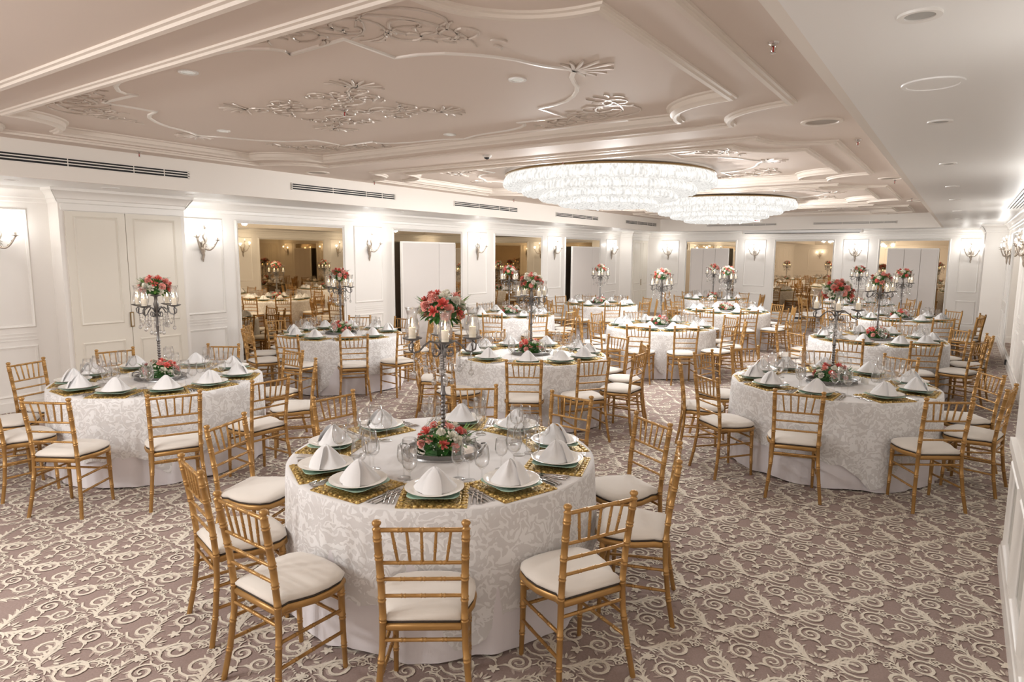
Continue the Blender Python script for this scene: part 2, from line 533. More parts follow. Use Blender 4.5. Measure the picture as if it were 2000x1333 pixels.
Q0 = [(0, 1.64), (.20, 1.56), (.34, 1.53), (.66, 1.50), (.82, 1.45), (.93, 1.38), (.97, 1.31), (.94, 1.24), (1.21, 1.25), (1.44, 1.26), (1.435, 1.06), (1.43, .84), (1.60, .81), (1.75, .74), (1.88, .62), (1.96, .52), (2.03, .40), (2.07, .28), (2.12, .16), (2.21, .03)]
full = []
for sx, sy, rev in ((1, 1, False), (1, -1, True), (-1, -1, False), (-1, 1, True)):
    q = [(sx*x, sy*y) for x, y in Q0]
    full += q[::-1] if rev else q
for ci, c in enumerate(COF):
    ccx, ccy = -4.45, (c[2]+c[3])/2 - (0.02 if ci == 0 else 0)
    sc = 1.0 if ci < 3 else 0.8
    mb = MB()
    ribbon(mb, [(ccx+x*sc, ccy+y*sc) for x, y in full], 0.036, ZR, 0.010, closed=True)
    tag(link('ceiling_cartouche', mb.mesh('ceiling_cartouche', 'reliefline', False)), 'scalloped plaster cartouche border on the %s ceiling coffer' % ['first open', 'first chandelier', 'second chandelier', 'last far'][ci], 'plaster border', 'cartouche borders on the ceiling')
    for sx in (1, -1):
        for sy in (1, -1):
            mb = MB()
            def W(P): return [(ccx+sx*x*sc, ccy+sy*y*sc) for x, y in P]
            z, h = ZR-.001, 0.008
            for P, wd in ((spiral(1.92, 1.22, .30, 2.6, 1.6, -1), .03), (spiral(1.62, 1.36, .22, -2.2, 1.4, 1), .028), (spiral(1.30, 1.48, .16, -2.4, 1.5, 1), .024),
                          (spiral(2.08, .98, .17, 1.2, 1.4, 1), .024), (spiral(1.80, 1.10, .16, .4, 1.3, 1), .022), (spiral(1.05, 1.56, .10, -2.6, 1.2, 1), .02),
                          ([(1.0+i*.06, 1.42+.16*sin(i*.5)) for i in range(14)], .028), ([(1.55+.5*sin(i*.16), 1.0+.55*cos(i*.16)) for i in range(14)], .028)):
                ribbon(mb, W(P), wd*.62, z, h, taper=lambda q: 0.45+0.8*sin(pi*q))
            for i in range(26):
                a = i*0.9
                x, y = 1.1+1.05*((i*0.618) % 1), 1.5-.75*((i*0.618) % 1)**1.5+.12*sin(i*2.1)
                leafshape(mb, ccx+sx*x*sc, ccy+sy*y*sc, a, .10, .024, z, h, 0.8)
            tag(link('ceiling_filigree', mb.mesh('ceiling_filigree', 'relief', False)), 'white scrolled plaster filigree in the %s corner of the %s ceiling coffer' % (('near' if sy < 0 else 'far')+(' right' if sx > 0 else ' left'), ['first open', 'first chandelier', 'second chandelier', 'last far'][ci]), 'plaster ornament', 'plaster ornaments on the ceiling coffers')
    for ax, ay, aa, nm in ((2.22, 0, 0, 'right'), (-2.22, 0, pi, 'left'), (0, 1.64, pi/2, 'far'), (0, -1.64, -pi/2, 'near')):
        mb = MB()
        for i in range(9):
            s_ = (i-4)/4
            leafshape(mb, ccx+ax*sc, ccy+ay*sc, aa+s_*1.25, .30-.13*abs(s_), .036, ZR-.001, .012, 0.3*s_)
        tag(link('ceiling_palmette', mb.mesh('ceiling_palmette', 'relief', False)), 'fan shaped plaster palmette at the %s tip of the %s coffer border' % (nm, ['first open', 'first chandelier', 'second chandelier', 'last far'][ci]), 'plaster ornament', 'plaster ornaments on the ceiling coffers')
    if ci == 0:
        mb = MB()
        z, h = ZR-.001, 0.009
        for sx in (1, -1):
            for sy in (1, -1):
                def W(P): return [(ccx+sx*x, ccy+sy*y) for x, y in P]
                for P, wd in ((spiral(.30, .22, .17, 3.4, 1.5, 1), .032), (spiral(.52, .20, .13, 3.0, 1.4, -1), .028), (spiral(.22, .45, .12, -1.2, 1.4, 1), .026), (spiral(.10, .12, .10, .4, 1.2, 1), .024),
                              ([(.05+i*.06, .05+i*.043+.03*sin(i)) for i in range(13)], .03), (spiral(.62, .38, .10, 1.5, 1.3, 1), .024), (spiral(.40, .42, .09, 0, 1.3, -1), .022)):
                    ribbon(mb, W(P), wd*.62, z, h, taper=lambda q: 0.45+0.8*sin(pi*q))
                for i in range(8):
                    s_ = (i-3.5)/3.5
                    a = 0.62+s_*1.1
                    leafshape(mb, ccx+sx*.66, ccy+sy*.48, atan2(sy*sin(a), sx*cos(a)), .22, .032, z, h, .3*s_*sx*sy)
                for i in range(14):
                    x, y = .08+.6*((i*.618) % 1), .06+.45*((i*.37) % 1)
                    leafshape(mb, ccx+sx*x, ccy+sy*y, i*1.3, .09, .022, z, h, .8)
        tag(link('ceiling_rosette', mb.mesh('ceiling_rosette', 'relief', False)), 'large cross shaped plaster rosette in the middle of the open coffer', 'plaster ornament', 'plaster ornaments on the ceiling coffers')

# ------------------------------------------------------------------ crowns, baseboards, panel mouldings
CROWN = [(0, 2.55), (.012, 2.56), (.014, 2.60), (.03, 2.61), (.035, 2.64), (.07, 2.69), (.10, 2.70), (.105, ZS)]
BASE = [(0.0, 0.15), (.012, .148), (.016, .12), (.022, .115), (.022, 0.0)]
def run(mb, p0, p1, nrm, prof, e0=0, e1=0):
    """sweep a wall profile from p0 to p1; nrm points into the room; e0/e1 mitre the ends around outer corners"""
    d = Vector((p1[0]-p0[0], p1[1]-p0[1])).normalized()
    rows = [[(p[0]+nrm[0]*o_+d.x*o_*e_, p[1]+nrm[1]*o_+d.y*o_*e_, z) for o_, z in prof] for p, e_ in ((p0, -e0), (p1, e1))]
    n = len(prof)
    mb.add(rows[0]+rows[1], [(i, i+1, n+i+1, n+i) for i in range(n-1)]+[tuple(range(n))+()] + [tuple(range(2*n-1, n-1, -1))])
# side, from, to, into the room, corner extension at each end (1 outer corner, 0 none)
RUNS = [('left', (XL, YN), (XL, 3.56), (1, 0), 0, 0), ('left', (-9.21, 3.56), (-9.21, 5.14), (1, 0), 1, 1), ('left', (XL, 3.56), (-9.21, 3.56), (0, -1), 0, 1), ('left', (-9.21, 5.14), (XL, 5.14), (0, 1), 1, 0),
        ('left', (XL, 5.14), (XL, 20.12), (1, 0), 0, 0), ('left', (XL, 20.12), (-9.08, 20.12), (0, -1), 0, 1), ('left', (-9.08, 20.12), (-9.08, YF), (1, 0), 1, 0),
        ('far', (-9.08, YF), (NEARX, YF), (0, -1), 0, 0), ('far', (NEARX, BLKY), (XR, BLKY), (0, -1), 1, 0), ('far', (NEARX, YF), (NEARX, BLKY), (-1, 0), 0, 1),
        ('right', (XR, BLKY), (XR, NEARY), (-1, 0), 0, 0), ('right', (XR, NEARY), (NEARX, NEARY), (0, 1), 0, 1), ('right', (NEARX, NEARY), (NEARX, YN), (-1, 0), 1, 0), ('back', (NEARX, YN), (XL, YN), (0, 1), 0, 0)]
bn = {}
for side, p0, p1, nr, e0, e1 in RUNS:
    mb = MB(); run(mb, p0, p1, nr, CROWN, e0, e1); k += 1
    struct('trim_%d' % k, mb, 'trim', angle=40)
    mb = MB(); run(mb, p0, p1, nr, BASE, e0, e1)
    bn[side] = bn.get(side, 0)+1
    struct('baseboard_%s' % side + ('' if bn[side] == 1 else '.%03d' % (bn[side]-1)), mb, 'trim', angle=40)

def wallframe(mb, plane, val, a0, a1, z0, z1, wd=.035, dp=.018, sgn=1):
    """raised rectangular moulding on a wall. plane 'x': wall at x=val facing sgn, a = y; plane 'y': a = x"""
    rows = []
    for i_, d_ in ((0, 0), (.006, dp*.6), (wd*.45, dp), (wd*.7, dp*.5), (wd, dp*.35), (wd+.004, 0)):
        q = [(a0+i_, z0+i_), (a1-i_, z0+i_), (a1-i_, z1-i_), (a0+i_, z1-i_)]
        rows.append([((val+sgn*d_, a, z) if plane == 'x' else (a, val+sgn*d_, z)) for a, z in q])
    mb.rings(rows)

def panelset(side, plane, val, a0, a1, sgn):
    global k
    for z0, z1 in ((1.02, 2.475), (.17, .805)):
        mb = MB(); wallframe(mb, plane, val, a0, a1, z0, z1, sgn=sgn)
        if z0 < 1: 
            for zz in (.865, .905, .945):
                d_ = .006
                if plane == 'x': mb.box(min(val, val+sgn*d_), max(val, val+sgn*d_), a0, a1, zz, zz+.012)
                else: mb.box(a0, a1, min(val, val+sgn*d_), max(val, val+sgn*d_), zz, zz+.012)
        k += 1
        struct('trim_%d' % k, mb, 'trim', angle=40)

for a0, a1 in ((-3.2, -2.4), (-1.6, -.9), (.3, 1.0), (2.62, 3.33), (5.21, 5.90), (8.55, 9.28), (11.97, 12.72), (15.50, 16.24), (19.08, 19.85)):
    panelset('left', 'x', XL, a0, a1, 1)
for a0, a1 in ((-8.63, -7.98), (-5.83, -5.17), (-3.0, -2.34), (-.15, .30)):
    panelset('far', 'y', YF, a0, a1, -1)
for a0, a1 in ((16.6, 17.25), (17.8, 18.6), (12.6, 13.3), (11.0, 11.7), (5.4, 6.1)):
    panelset('right', 'x', XR, a0, a1, -1)
for a0, a1 in ((-8.6, -7.4), (-6.4, -5.2), (-4.2, -3.0), (-2.0, -.8)):
    panelset('back', 'y', YN, a0, a1, 1)

# ------------------------------------------------------------------ wall mirrors
def mirror(plane, val, a0, a1, sgn, label, z0=.20, z1=2.455, mat='mirror'):
    root = empty('wall_mirror', label, 'mirror', 'bronze tinted wall mirrors', ((val, (a0+a1)/2, z0) if plane == 'x' else ((a0+a1)/2, val, z0)))
    L = root.location.copy()
    mb = MB()
    if plane == 'x': mb.box(min(val+sgn*.002, val+sgn*.008), max(val+sgn*.002, val+sgn*.008), a0+.03, a1-.03, z0+.03, z1-.03)
    else: mb.box(a0+.03, a1-.03, min(val+sgn*.002, val+sgn*.008), max(val+sgn*.002, val+sgn*.008), z0+.03, z1-.03)
    o1 = link('mirror_glass', mb.mesh('mirror_glass', mat, False), root)
    mb = MB(); wallframe(mb, plane, val, a0-.02, a1+.02, z0-.02, z1+.02, .055, .035, sgn)
    o2 = link('mirror_frame', mb.mesh('mirror_frame', 'trim', True, 40), root)
    for q in (o1, o2): q.location = -L
    return root
for i, n_ in enumerate(('first', 'second', 'third', 'fourth')):
    mirror('x', XL, 6.12+3.45*i, 8.31+3.45*i, 1, 'tall bronze mirror in a white frame, %s along the long left wall' % n_)
for (a0, a1), n_ in zip(((-7.75, -6.08), (-4.92, -3.23), (-2.08, -.38)), ('left of the three', 'middle of the three', 'right of the three')):
    mirror('y', YF, a0, a1, -1, 'tall bronze mirror on the far end wall, %s' % n_)
mirror('x', XR, 13.55, 16.3, -1, 'bronze mirror on the right wall, farther of the two')
mirror('x', XR, 8.2, 10.6, -1, 'bronze mirror on the right wall, closer to the camera')
# low glazed openings in the thick stretch of the right wall
for i, (a0, a1) in enumerate(((4.12, 4.68), (3.38, 3.94), (2.64, 3.2))):
    mirror('x', NEARX, a0, a1, -1, 'narrow dark glass pane low in the near right wall, %s from its corner' % ('first', 'second', 'third')[i], .27, .79, 'olive')
mb = MB(); mb.box(NEARX-.03, NEARX, 1.5, 5.02, .80, .86); k += 1; struct('trim_%d' % k, mb, 'trim')

# ------------------------------------------------------------------ panelled doors
def door(n, xf, y0, y1, split):
    root = empty('door_%d' % n, loc=(xf, (y0+y1)/2, 0)); root['kind'] = 'structure'
    L = root.location
    for a0, a1 in ((y0+.02, split-.004), (split+.004, y1-.02)):
        mb = MB(); mb.box(xf, xf+.018, a0, a1, .02, 2.46)
        wallframe(mb, 'x', xf+.018, a0+.09, a1-.09, 1.02, 2.40, .03, .012)
        wallframe(mb, 'x', xf+.018, a0+.09, a1-.09, .17, .80, .03, .012)
        q = link('door_leaf', mb.mesh('door_leaf', 'door', True, 40), root); q.location = -L
    mb = MB(); mb.box(xf, xf+.022, y0-.02, y1+.02, 2.468, 2.545)
    q = link('door_header', mb.mesh('door_header', 'trim', False), root); q.location = -L
    mb = MB(); mb.box(xf+.018, xf+.034, split-.022, split+.022, .96, 1.16)
    q = link('door_handle', mb.mesh('door_handle', 'brass', False), root, ); q.location = -L
    mb = MB(); mb.box(xf+.034, xf+.036, split-.012, split+.012, .975, 1.145)
    q = link('finger_pull', mb.mesh('finger_pull', 'door', False), root); q.location = -L
door(1, -9.21, 3.60, 5.10, 4.33)
door(2, -9.08, 20.2, 21.45, 20.9)

# ------------------------------------------------------------------ air vents
def slotvent(plane, val, a0, a1, z0, z1, sgn, label):
    root = empty('air_vent', label, 'air vent', 'slotted air vents high on the walls', ((val, (a0+a1)/2, z0) if plane == 'x' else ((a0+a1)/2, val, z0)))
    L = root.location.copy()
    def bx(mb, d0, d1, b0, b1, c0, c1):
        lo, hi = sorted((val+sgn*d0, val+sgn*d1))
        if plane == 'x': mb.box(lo, hi, b0, b1, c0, c1)
        else: mb.box(b0, b1, lo, hi, c0, c1)
    mb = MB(); bx(mb, .001, .004, a0, a1, z0, z1)
    q = link('backing', mb.mesh('backing', 'dark', False), root); q.location = -L
    mb = MB(); h = (z1-z0)
    for zc_ in (0, .355, .69, 1.0):
        zz = z0+h*zc_
        bx(mb, .004, .012, a0-.02, a1+.02, zz-.0055, zz+.0055)
    bx(mb, .004, .012, a0-.02, a0, z0, z1); bx(mb, .004, .012, a1, a1+.02, z0, z1)
    for f_ in (.36, .69, .86): bx(mb, .004, .009, a0+(a1-a0)*f_-.004, a0+(a1-a0)*f_+.004, z0, z1)
    q = link('grille', mb.mesh('grille', 'bulk', False), root); q.location = -L
for i, (a0, a1) in enumerate(((2.55, 4.67), (6.25, 8.35), (9.98, 12.13), (13.81, 16.0), (17.77, 20.05))):
    slotvent('x', XB, a0, a1, 2.885, 2.978, 1, 'long three slot air vent, %s along the left ceiling bulkhead' % ('first', 'second', 'third', 'fourth', 'fifth')[i])
for (a0, a1), n_ in zip(((-6.70, -4.68), (-3.65, -1.61)), ('beside the projector', 'above the projection screen casing')):
    slotvent('y', YB, a0, a1, 2.865, 2.925, -1, 'three slot air vent on the far ceiling bulkhead, %s' % n_)
# slat vent in the right soffit
root = empty('ceiling_vent', 'wide slatted air vent flush in the low right ceiling', 'air vent', None, (.56, 11.2, ZS))
mb = MB(); mb.box(-.085, .115, -1.7, 1.75, -.004, -.001); link('backing', mb.mesh('backing', 'dark', False), root)
mb = MB()
for i in range(6): mb.box(-.09+i*.039, -.066+i*.039, -1.72, 1.77, -.012, -.004)
mb.box(-.09, .13, -1.74, -1.70, -.012, -.004); mb.box(-.09, .13, 1.75, 1.79, -.012, -.004)
link('grille', mb.mesh('grille', 'soffit', False), root)

# ------------------------------------------------------------------ projector and screen casing
root = empty('screen_casing', 'long white projection screen casing fixed below the far bulkhead', 'projection screen', None, (-4.11, 20.95, 2.64))
mb = MB(); mb.box(-1.66, 1.66, -.05, .05, .02, .092); link('case_body', mb.mesh('case_body', 'plastic', False), root)
mb = MB(); mb.box(-1.58, 1.58, -.045, .03, .004, .02); link('screen_roll', mb.mesh('screen_roll', 'black', False), root)
for s_ in (-1.66, 1.63):
    mb = MB(); mb.box(s_, s_+.03, -.055, .055, .01, .098); link('end_cap', mb.mesh('end_cap', 'bulk', False), root)
root = empty('projector', 'white ceiling projector behind the farther chandelier', 'projector', None, (-4.45, 17.0, 2.80))
mb = MB(); mb.box(-.22, .22, -.16, .16, 0, .10); link('body', mb.mesh('body', 'plastic', False), root)
mb = MB(); mb.tube([(.08, -.16, .05), (.08, -.185, .05)], .035, 14); link('lens', mb.mesh('lens', 'black', True, 40), root)
mb = MB(); mb.tube([(0, 0, .1), (0, 0, .37)], .02, 10); link('mount_pole', mb.mesh('mount_pole', 'plastic', True, 40), root)
mb = MB(); mb.box(.10, .19, -.163, -.16, .02, .035); link('red_badge', mb.mesh('red_badge', 'redpl', False), root)

# ------------------------------------------------------------------ recessed ceiling fittings
def ring_mesh(r, rin, name, mat, h=.008):
    mb = MB(); mb.lathe([(r, 0), (r*.98, -h), (rin, -h*.8), (rin*.97, 0)], 28)
    return mb.mesh(name, mat, True, 40)
dl_ring = ring_mesh(.065, .045, 'trim_ring', 'plastic')
mb = MB(); mb.cap(.046, -.002, 24, up=False); dl_lens = mb.mesh('lamp_lens', 'lampglow', False)
mb = MB(); mb.cap(.046, -.002, 24, up=False); dl_off = mb.mesh('lamp_lens', 'lensoff', False)
root = empty('downlight', '-', 'downlight'); link('trim_ring', dl_ring, root); link('lamp_lens', dl_lens, root)
DL = Proto(root)
root = empty('downlight', '-', 'downlight'); link('trim_ring', dl_ring, root); link('lamp_lens', dl_off, root)
DLO = Proto(root)
def spot(loc, power, ang=110, col=SOFT, blend=.7):
    o = light('downlight_lamp', 'SPOT', loc, power, col, spot_size=radians(ang), spot_blend=blend, shadow_soft_size=.05)
    return o
for i, (x, y, n_) in enumerate(((-4.43, 2.56, 'near'), (-2.67, 3.93, 'right'), (-6.22, 3.93, 'left'), (-4.43, 5.30, 'far'))):
    DL.put((x, y, ZR), 0, 'round recessed downlight at the %s side of the open coffer' % n_, 'recessed downlights')
    spot((x, y, ZR-.03), P_CEIL_SPOT, 150)
for i, (x, y) in enumerate(((-6.6, 13.8), (-2.3, 13.8), (-6.7, 8.85), (-2.2, 8.85), (-4.45, 18.4), (-6.3, 18.4), (-2.6, 18.4))):
    DL.put((x, y, ZR), 0, 'small recessed downlight beside a chandelier, number %s from the camera' % ('three', 'four', 'one', 'two', 'six', 'five', 'seven')[i], 'recessed downlights')
    spot((x, y, ZR-.03), P_CEIL_SPOT*.6, 150)
for i, y in enumerate((2.57, 4.58, 6.62, 8.75, 10.72, 13.3, 16.0, 18.3)):
    DLO.put((-.185, y, ZS), 0, 'small round downlight in the low right ceiling, %s in its row' % ('first', 'second', 'third', 'fourth', 'fifth', 'sixth', 'seventh', 'eighth')[i], 'recessed downlights')
for i, y in enumerate((2.92, 4.95, 8.93, 12.35, 15.9, 19.5)):
    DL.put((-8.66, y, ZS), 0, 'small downlight in the left soffit over the %s wall sconce' % ('first', 'second', 'third', 'fourth', 'fifth', 'sixth')[i], 'recessed downlights')
    o = spot((-8.66, y, ZS-.03), P_WALL_SPOT, 120)
for i, x in enumerate((-8.4, -5.5, -2.67, .05)):
    o = spot((x, YF-.45, ZS-.03), P_WALL_SPOT, 120)

mb = MB(); mb.lathe([(.17, 0), (.168, -.008), (.135, -.010), (.13, -.004), (.001, -.004)], 32)
root = empty('ceiling_speaker', '-', 'loudspeaker')
rr = MB(); rr.lathe([(.17, 0), (.168, -.010), (.135, -.012), (.13, 0)], 36); link('trim_ring', rr.mesh('trim_ring', 'ceiltrim', True, 40), root)
rr = MB(); rr.cap(.133, -.003, 32, up=False); link('grille_disc', rr.mesh('grille_disc', 'grille', False), root)
SP = Proto(root)
for x, y, z, n_ in ((-1.12, 6.33, ZC, 'right of the beam between the coffers'), (-7.83, 6.39, ZC, 'at the left end of the first beam'), (-1.01, 11.32, ZC, 'right of the second beam'), (-.94, 16.0, ZC, 'right of the last beam')):
    SP.put((x, y, z), 0, 'round flush ceiling loudspeaker with grey grille, ' + n_, 'flush ceiling loudspeakers')
root = empty('ceiling_speaker', 'flat white round loudspeaker in the low right ceiling', 'loudspeaker', 'flush ceiling loudspeakers', (-.185, 3.585, ZS))
rr = MB(); rr.lathe([(.125, 0), (.123, -.006), (.105, -.008), (.102, -.003)], 36); link('trim_ring', rr.mesh('trim_ring', 'soffit', True, 40), root)
rr = MB(); rr.cap(.104, -.004, 32, up=False); link('grille_disc', rr.mesh('grille_disc', 'soffit', False), root)
root = empty('ceiling_speaker', 'shallow round loudspeaker in the left soffit above the cupboard doors', 'loudspeaker', 'flush ceiling loudspeakers', (-8.66, 3.93, ZS))
rr = MB(); rr.lathe([(.10, 0), (.098, -.006), (.08, -.008), (.078, -.003)], 32); link('trim_ring', rr.mesh('trim_ring', 'soffit', True, 40), root)
rr = MB(); rr.cap(.08, -.004, 32, up=False); link('grille_disc', rr.mesh('grille_disc', 'soffit', False), root)

root = empty('sprinkler', '-', 'sprinkler')
rr = MB(); rr.lathe([(.030, 0), (.026, -.008), (.010, -.012), (.010, -.022)], 14); link('escutcheon', rr.mesh('escutcheon', 'silver', True, 40), root)
rr = MB()
for s_ in (1, -1): rr.tube([(s_*.008, 0, -.02), (s_*.014, 0, -.035), (s_*.003, 0, -.055)], .002, 5)
rr.lathe([(.001, -.056), (.016, -.056), (.016, -.059), (.001, -.059)], 10)
link('yoke', rr.mesh('yoke', 'silver', True, 40), root)
rr = MB(); rr.tube([(0, 0, -.022), (0, 0, -.052)], .004, 6); link('glass_bulb', rr.mesh('glass_bulb', 'redpl'), root)
SPK = Proto(root)
for x, y, z, n_ in ((-4.44, 3.93, ZR, 'in the middle of the plaster rosette'), (-8.05, 4.0, ZC, 'beside the first left vent'), (-7.95, 7.62, ZC, 'beside the second left vent'), (-.96, 3.9, ZC, 'beside the low right ceiling edge, closest one'),
                    (-.98, 7.5, ZC, 'beside the low right ceiling edge, second one'), (-4.35, 7.45, ZR, 'in front of the closer chandelier'), (-.98, 11.6, ZC, 'beside the low right ceiling edge, third one'), (-.98, 15.4, ZC, 'beside the low right ceiling edge, fourth one'), (-7.95, 11.6, ZC, 'beside the third left vent')):
    SPK.put((x, y, z), .5, 'tiny red bulb sprinkler ' + n_, 'fire sprinklers')
root = empty('smoke_detector', 'white dome smoke detector on the beam between the coffers', 'smoke detector', None, (-4.74, 6.35, ZC))
rr = MB(); rr.lathe([(.055, 0), (.055, -.012), (.048, -.022), (.03, -.034), (.001, -.040)], 24); link('housing', rr.mesh('housing', 'plastic', True, 40), root)
rr = MB(); rr.lathe([(.040, -.024), (.030, -.040), (.012, -.050), (.001, -.052)], 16); link('sensor_cap', rr.mesh('sensor_cap', 'black', True, 40), root)

# ------------------------------------------------------------------ chandeliers
def chandelier(x, y, ztop, R0, label, vis=True):
    root = empty('chandelier', label, 'chandelier', 'round crystal chandeliers', (x, y, ztop))
    rr = MB(); rr.lathe([(R0+.012, .018), (R0+.016, .0), (R0-.005, -.006), (R0-.02, .010)], 96)
    link('frame_ring', rr.mesh('frame_ring', 'brass', True, 40), root)
    rr = MB(); rr.lathe([(.001, .012), (R0*.93, .012), (R0*.93, .020), (.001, .020)], 64); link('uplight_blocker', rr.mesh('uplight_blocker', 'plastic', True, 40), root)  # added unseen disc that keeps lamp light off the ceiling
    for i in range(4):
        a = i*pi/4
        rr = MB(); rr.tube([(R0*cos(a), R0*sin(a), .012), (-R0*cos(a), -R0*sin(a), .012)], .008, 6); link('frame_spoke', rr.mesh('frame_spoke', 'brass', True), root)
    rr = MB(); rr.lathe([(.16, .02), (.16, ZR-ztop-.002), (.001, ZR-ztop-.002)], 32); link('ceiling_mount', rr.mesh('ceiling_mount', 'brass', True, 40), root)
    tiers = [(1.0, 0.0, .175, 44), (.815, -.130, .145, 36), (.64, -.235, .125, 28), (.45, -.325, .115, 20)]
    for ti, (fr, z0, hh, N) in enumerate(tiers):
        R = R0*fr
        rr = MB()
        inner = R0*(tiers[ti+1][0] if ti < 3 else 0.0)
        z1 = tiers[ti+1][1] if ti < 3 else z0-hh
        def fn(u, v, R=R, z0=z0, hh=hh, N=N, inner=inner, z1=z1):
            a = 2*pi*u
            sw = abs(sin(a*N/2))**.6
            if v < .6:
                t_ = v/.6
                bul = .060*sin(pi*min(t_*.70, 1))*(.45+.55*sw)
                return ((R+bul-.01)*cos(a), (R+bul-.01)*sin(a), z0-hh*t_*(.80+.20*sw))
            t_ = (v-.6)/.4
            rb = R-.01+.060*sin(pi*.70)*(.45+.55*sw)
            rad = rb*(1-t_)+max(inner, .001)*t_
            zb = z0-hh*(.80+.20*sw)
            return (rad*cos(a), rad*sin(a), zb*(1-t_)+(z1 if ti < 3 else zb)*t_-.012*sin(pi*t_))
        rr.grid(fn, N*8, 8, closeu=True)
        link('crystal_tier', rr.mesh('crystal_tier', 'strands', True, 45), root)
    for i in range(8):
        a = i*2*pi/8
        rr = MB(); rr.ball((R0*.33*cos(a), R0*.33*sin(a), -.452), .014, 8, 5, 1.3)
        link('crystal_drop', rr.mesh('crystal_drop', 'crystal'), root)
    for i in range(7):
        a = i*2*pi/6
        r_ = 0 if i == 6 else R0*.74
        light('chandelier_lamp', 'POINT', (x+r_*cos(a), y+r_*sin(a), ztop-(.53 if i == 6 else .40)), P_CHAND*(1 if y > 0 else .95), (1, 1, .995), shadow_soft_size=.07)
chandelier(-4.47, 9.0, 3.115, 1.52, 'huge tiered round crystal chandelier glowing white, the closer one')
chandelier(-4.47, 14.35, 3.115, 1.52, 'huge tiered round crystal chandelier, the farther one before the projector')
chandelier(-4.47, -1.3, 3.06, 1.2, 'added tiered crystal chandelier behind the camera, for fill light')  # added out of view to brighten the near tables

# ------------------------------------------------------------------ wall sconces
def scurve(p0, p1, sag, n=10):
    P = []
    for i in range(n+1):
        t_ = i/n
        x = p0[0]+(p1[0]-p0[0])*t_; y = p0[1]+(p1[1]-p0[1])*t_; z = p0[2]+(p1[2]-p0[2])*t_**1.6-sag*sin(pi*t_)
        P.append((x, y, z))
    return P
def make_sconce():
    # local: wall plane at y=0, room towards +y
    root = empty('wall_sconce', '-', 'wall lamp')
    rr = MB()
    rr.tube([(0, .015, -.26), (.008, .02, -.21), (-.008, .02, -.16), (.01, .025, -.11), (0, .03, -.05), (-.012, .03, .0), (.0, .03, .05)], [.005, .016, .017, .026, .028, .022, .016], 8)
    for s_ in (1, -1):
        rr.tube([(s_*.03*sin(i*.8), .02, -.14+.03*i) for i in range(7)], [.008, .01, .008, .01, .008, .006, .003], 6)
        rr.tube([(s_*(.02+.05*sin(i*.55)), .02, .0+.028*i) for i in range(7)], [.009, .008, .007, .007, .006, .005, .003], 6)
    for i in range(9):
        a = -pi/2+(i-4)*.5
        rr.tube([(0, .02, -.02), (.05*cos(a), .025, -.02+.05*sin(a)), (.075*cos(a+.3), .02, -.02+.075*sin(a+.3))], [.01, .008, .002], 5)
    link('backplate', rr.mesh('backplate', 'sconce'), root)
    for ax, ay, az in ((-.17, .14, .06), (.16, .14, .10), (.02, .11, .24)):
        rr = MB()
        P = scurve((0, .03, -.04), (ax, ay, az), .07 if az < .2 else -.02)
        if az > .2: P = [(p[0]+.02*sin(i*1.2), p[1], p[2]) for i, p in enumerate(P)]
        rr.tube(P, [.015-.006*i/10 for i in range(11)], 6)
        for q in (3, 6, 8): rr.ball((P[q][0], P[q][1], P[q][2]+.012), .012, 6, 4)
        arm = link('arm', rr.mesh('arm', 'sconce'), root)
        rr = MB(); rr.lathe([(.005, -.012), (.016, 0), (.045, .008), (.046, .011), (.012, .007), (.011, .02), (.013, .045), (.011, .045)], 12, (ax, ay, az))
        link('candle_dish', rr.mesh('candle_dish', 'sconce', True, 50), arm)
        rr = MB(); rr.lathe([(.009, .045), (.013, .06), (.010, .08), (.001, .10)], 8, (ax, ay, az))
        link('bulb', rr.mesh('bulb', 'bulb'), arm)
    return root
SCN = Proto(make_sconce())
def sconce(x, y, rz, label, pw=1.0):
    SCN.put((x, y, 2.08), rz, label, 'three armed wall sconces')
    for dx, dz in ((-.17, .17), (.17, .21)):
        px = x+dx*cos(rz)-.15*sin(rz); py = y+dx*sin(rz)+.15*cos(rz)
        light('sconce_glow', 'POINT', (px, py, 2.08+dz), P_SCONCE*pw, (1, .985, .95), shadow_soft_size=.025)
ordn = ('first', 'second', 'third', 'fourth', 'fifth', 'sixth', 'seventh')
for i, y in enumerate((2.98, 5.56, 8.93, 12.35, 15.88, 19.47)):
    sconce(XL, y, -pi/2, 'ornate three armed metal sconce, %s from the camera along the left wall' % ordn[i])
for i, x in enumerate((-8.35, -5.50, -2.67, .10)):
    sconce(x, YF, pi, 'ornate three armed metal sconce on the far end wall, %s from its left corner' % ordn[i])
for i, y in enumerate((18.2, 16.95, 12.95, 11.35, 7.1)):
    sconce(XR, y, pi/2, 'ornate three armed metal sconce on the right wall, %s from the far end' % ordn[i])
for y, n_ in ((2.8, 'first'), (.9, 'second'), (-1.0, 'third')):
    sconce(NEARX, y, pi/2, 'ornate metal sconce on the thick near right wall, %s from its corner' % n_, .5)
for x in (-7.9, -2.8):
    sconce(x, YN, 0, 'ornate metal sconce on the back wall behind the camera, %s of the pair' % ('farther' if x < -5 else 'closer'))

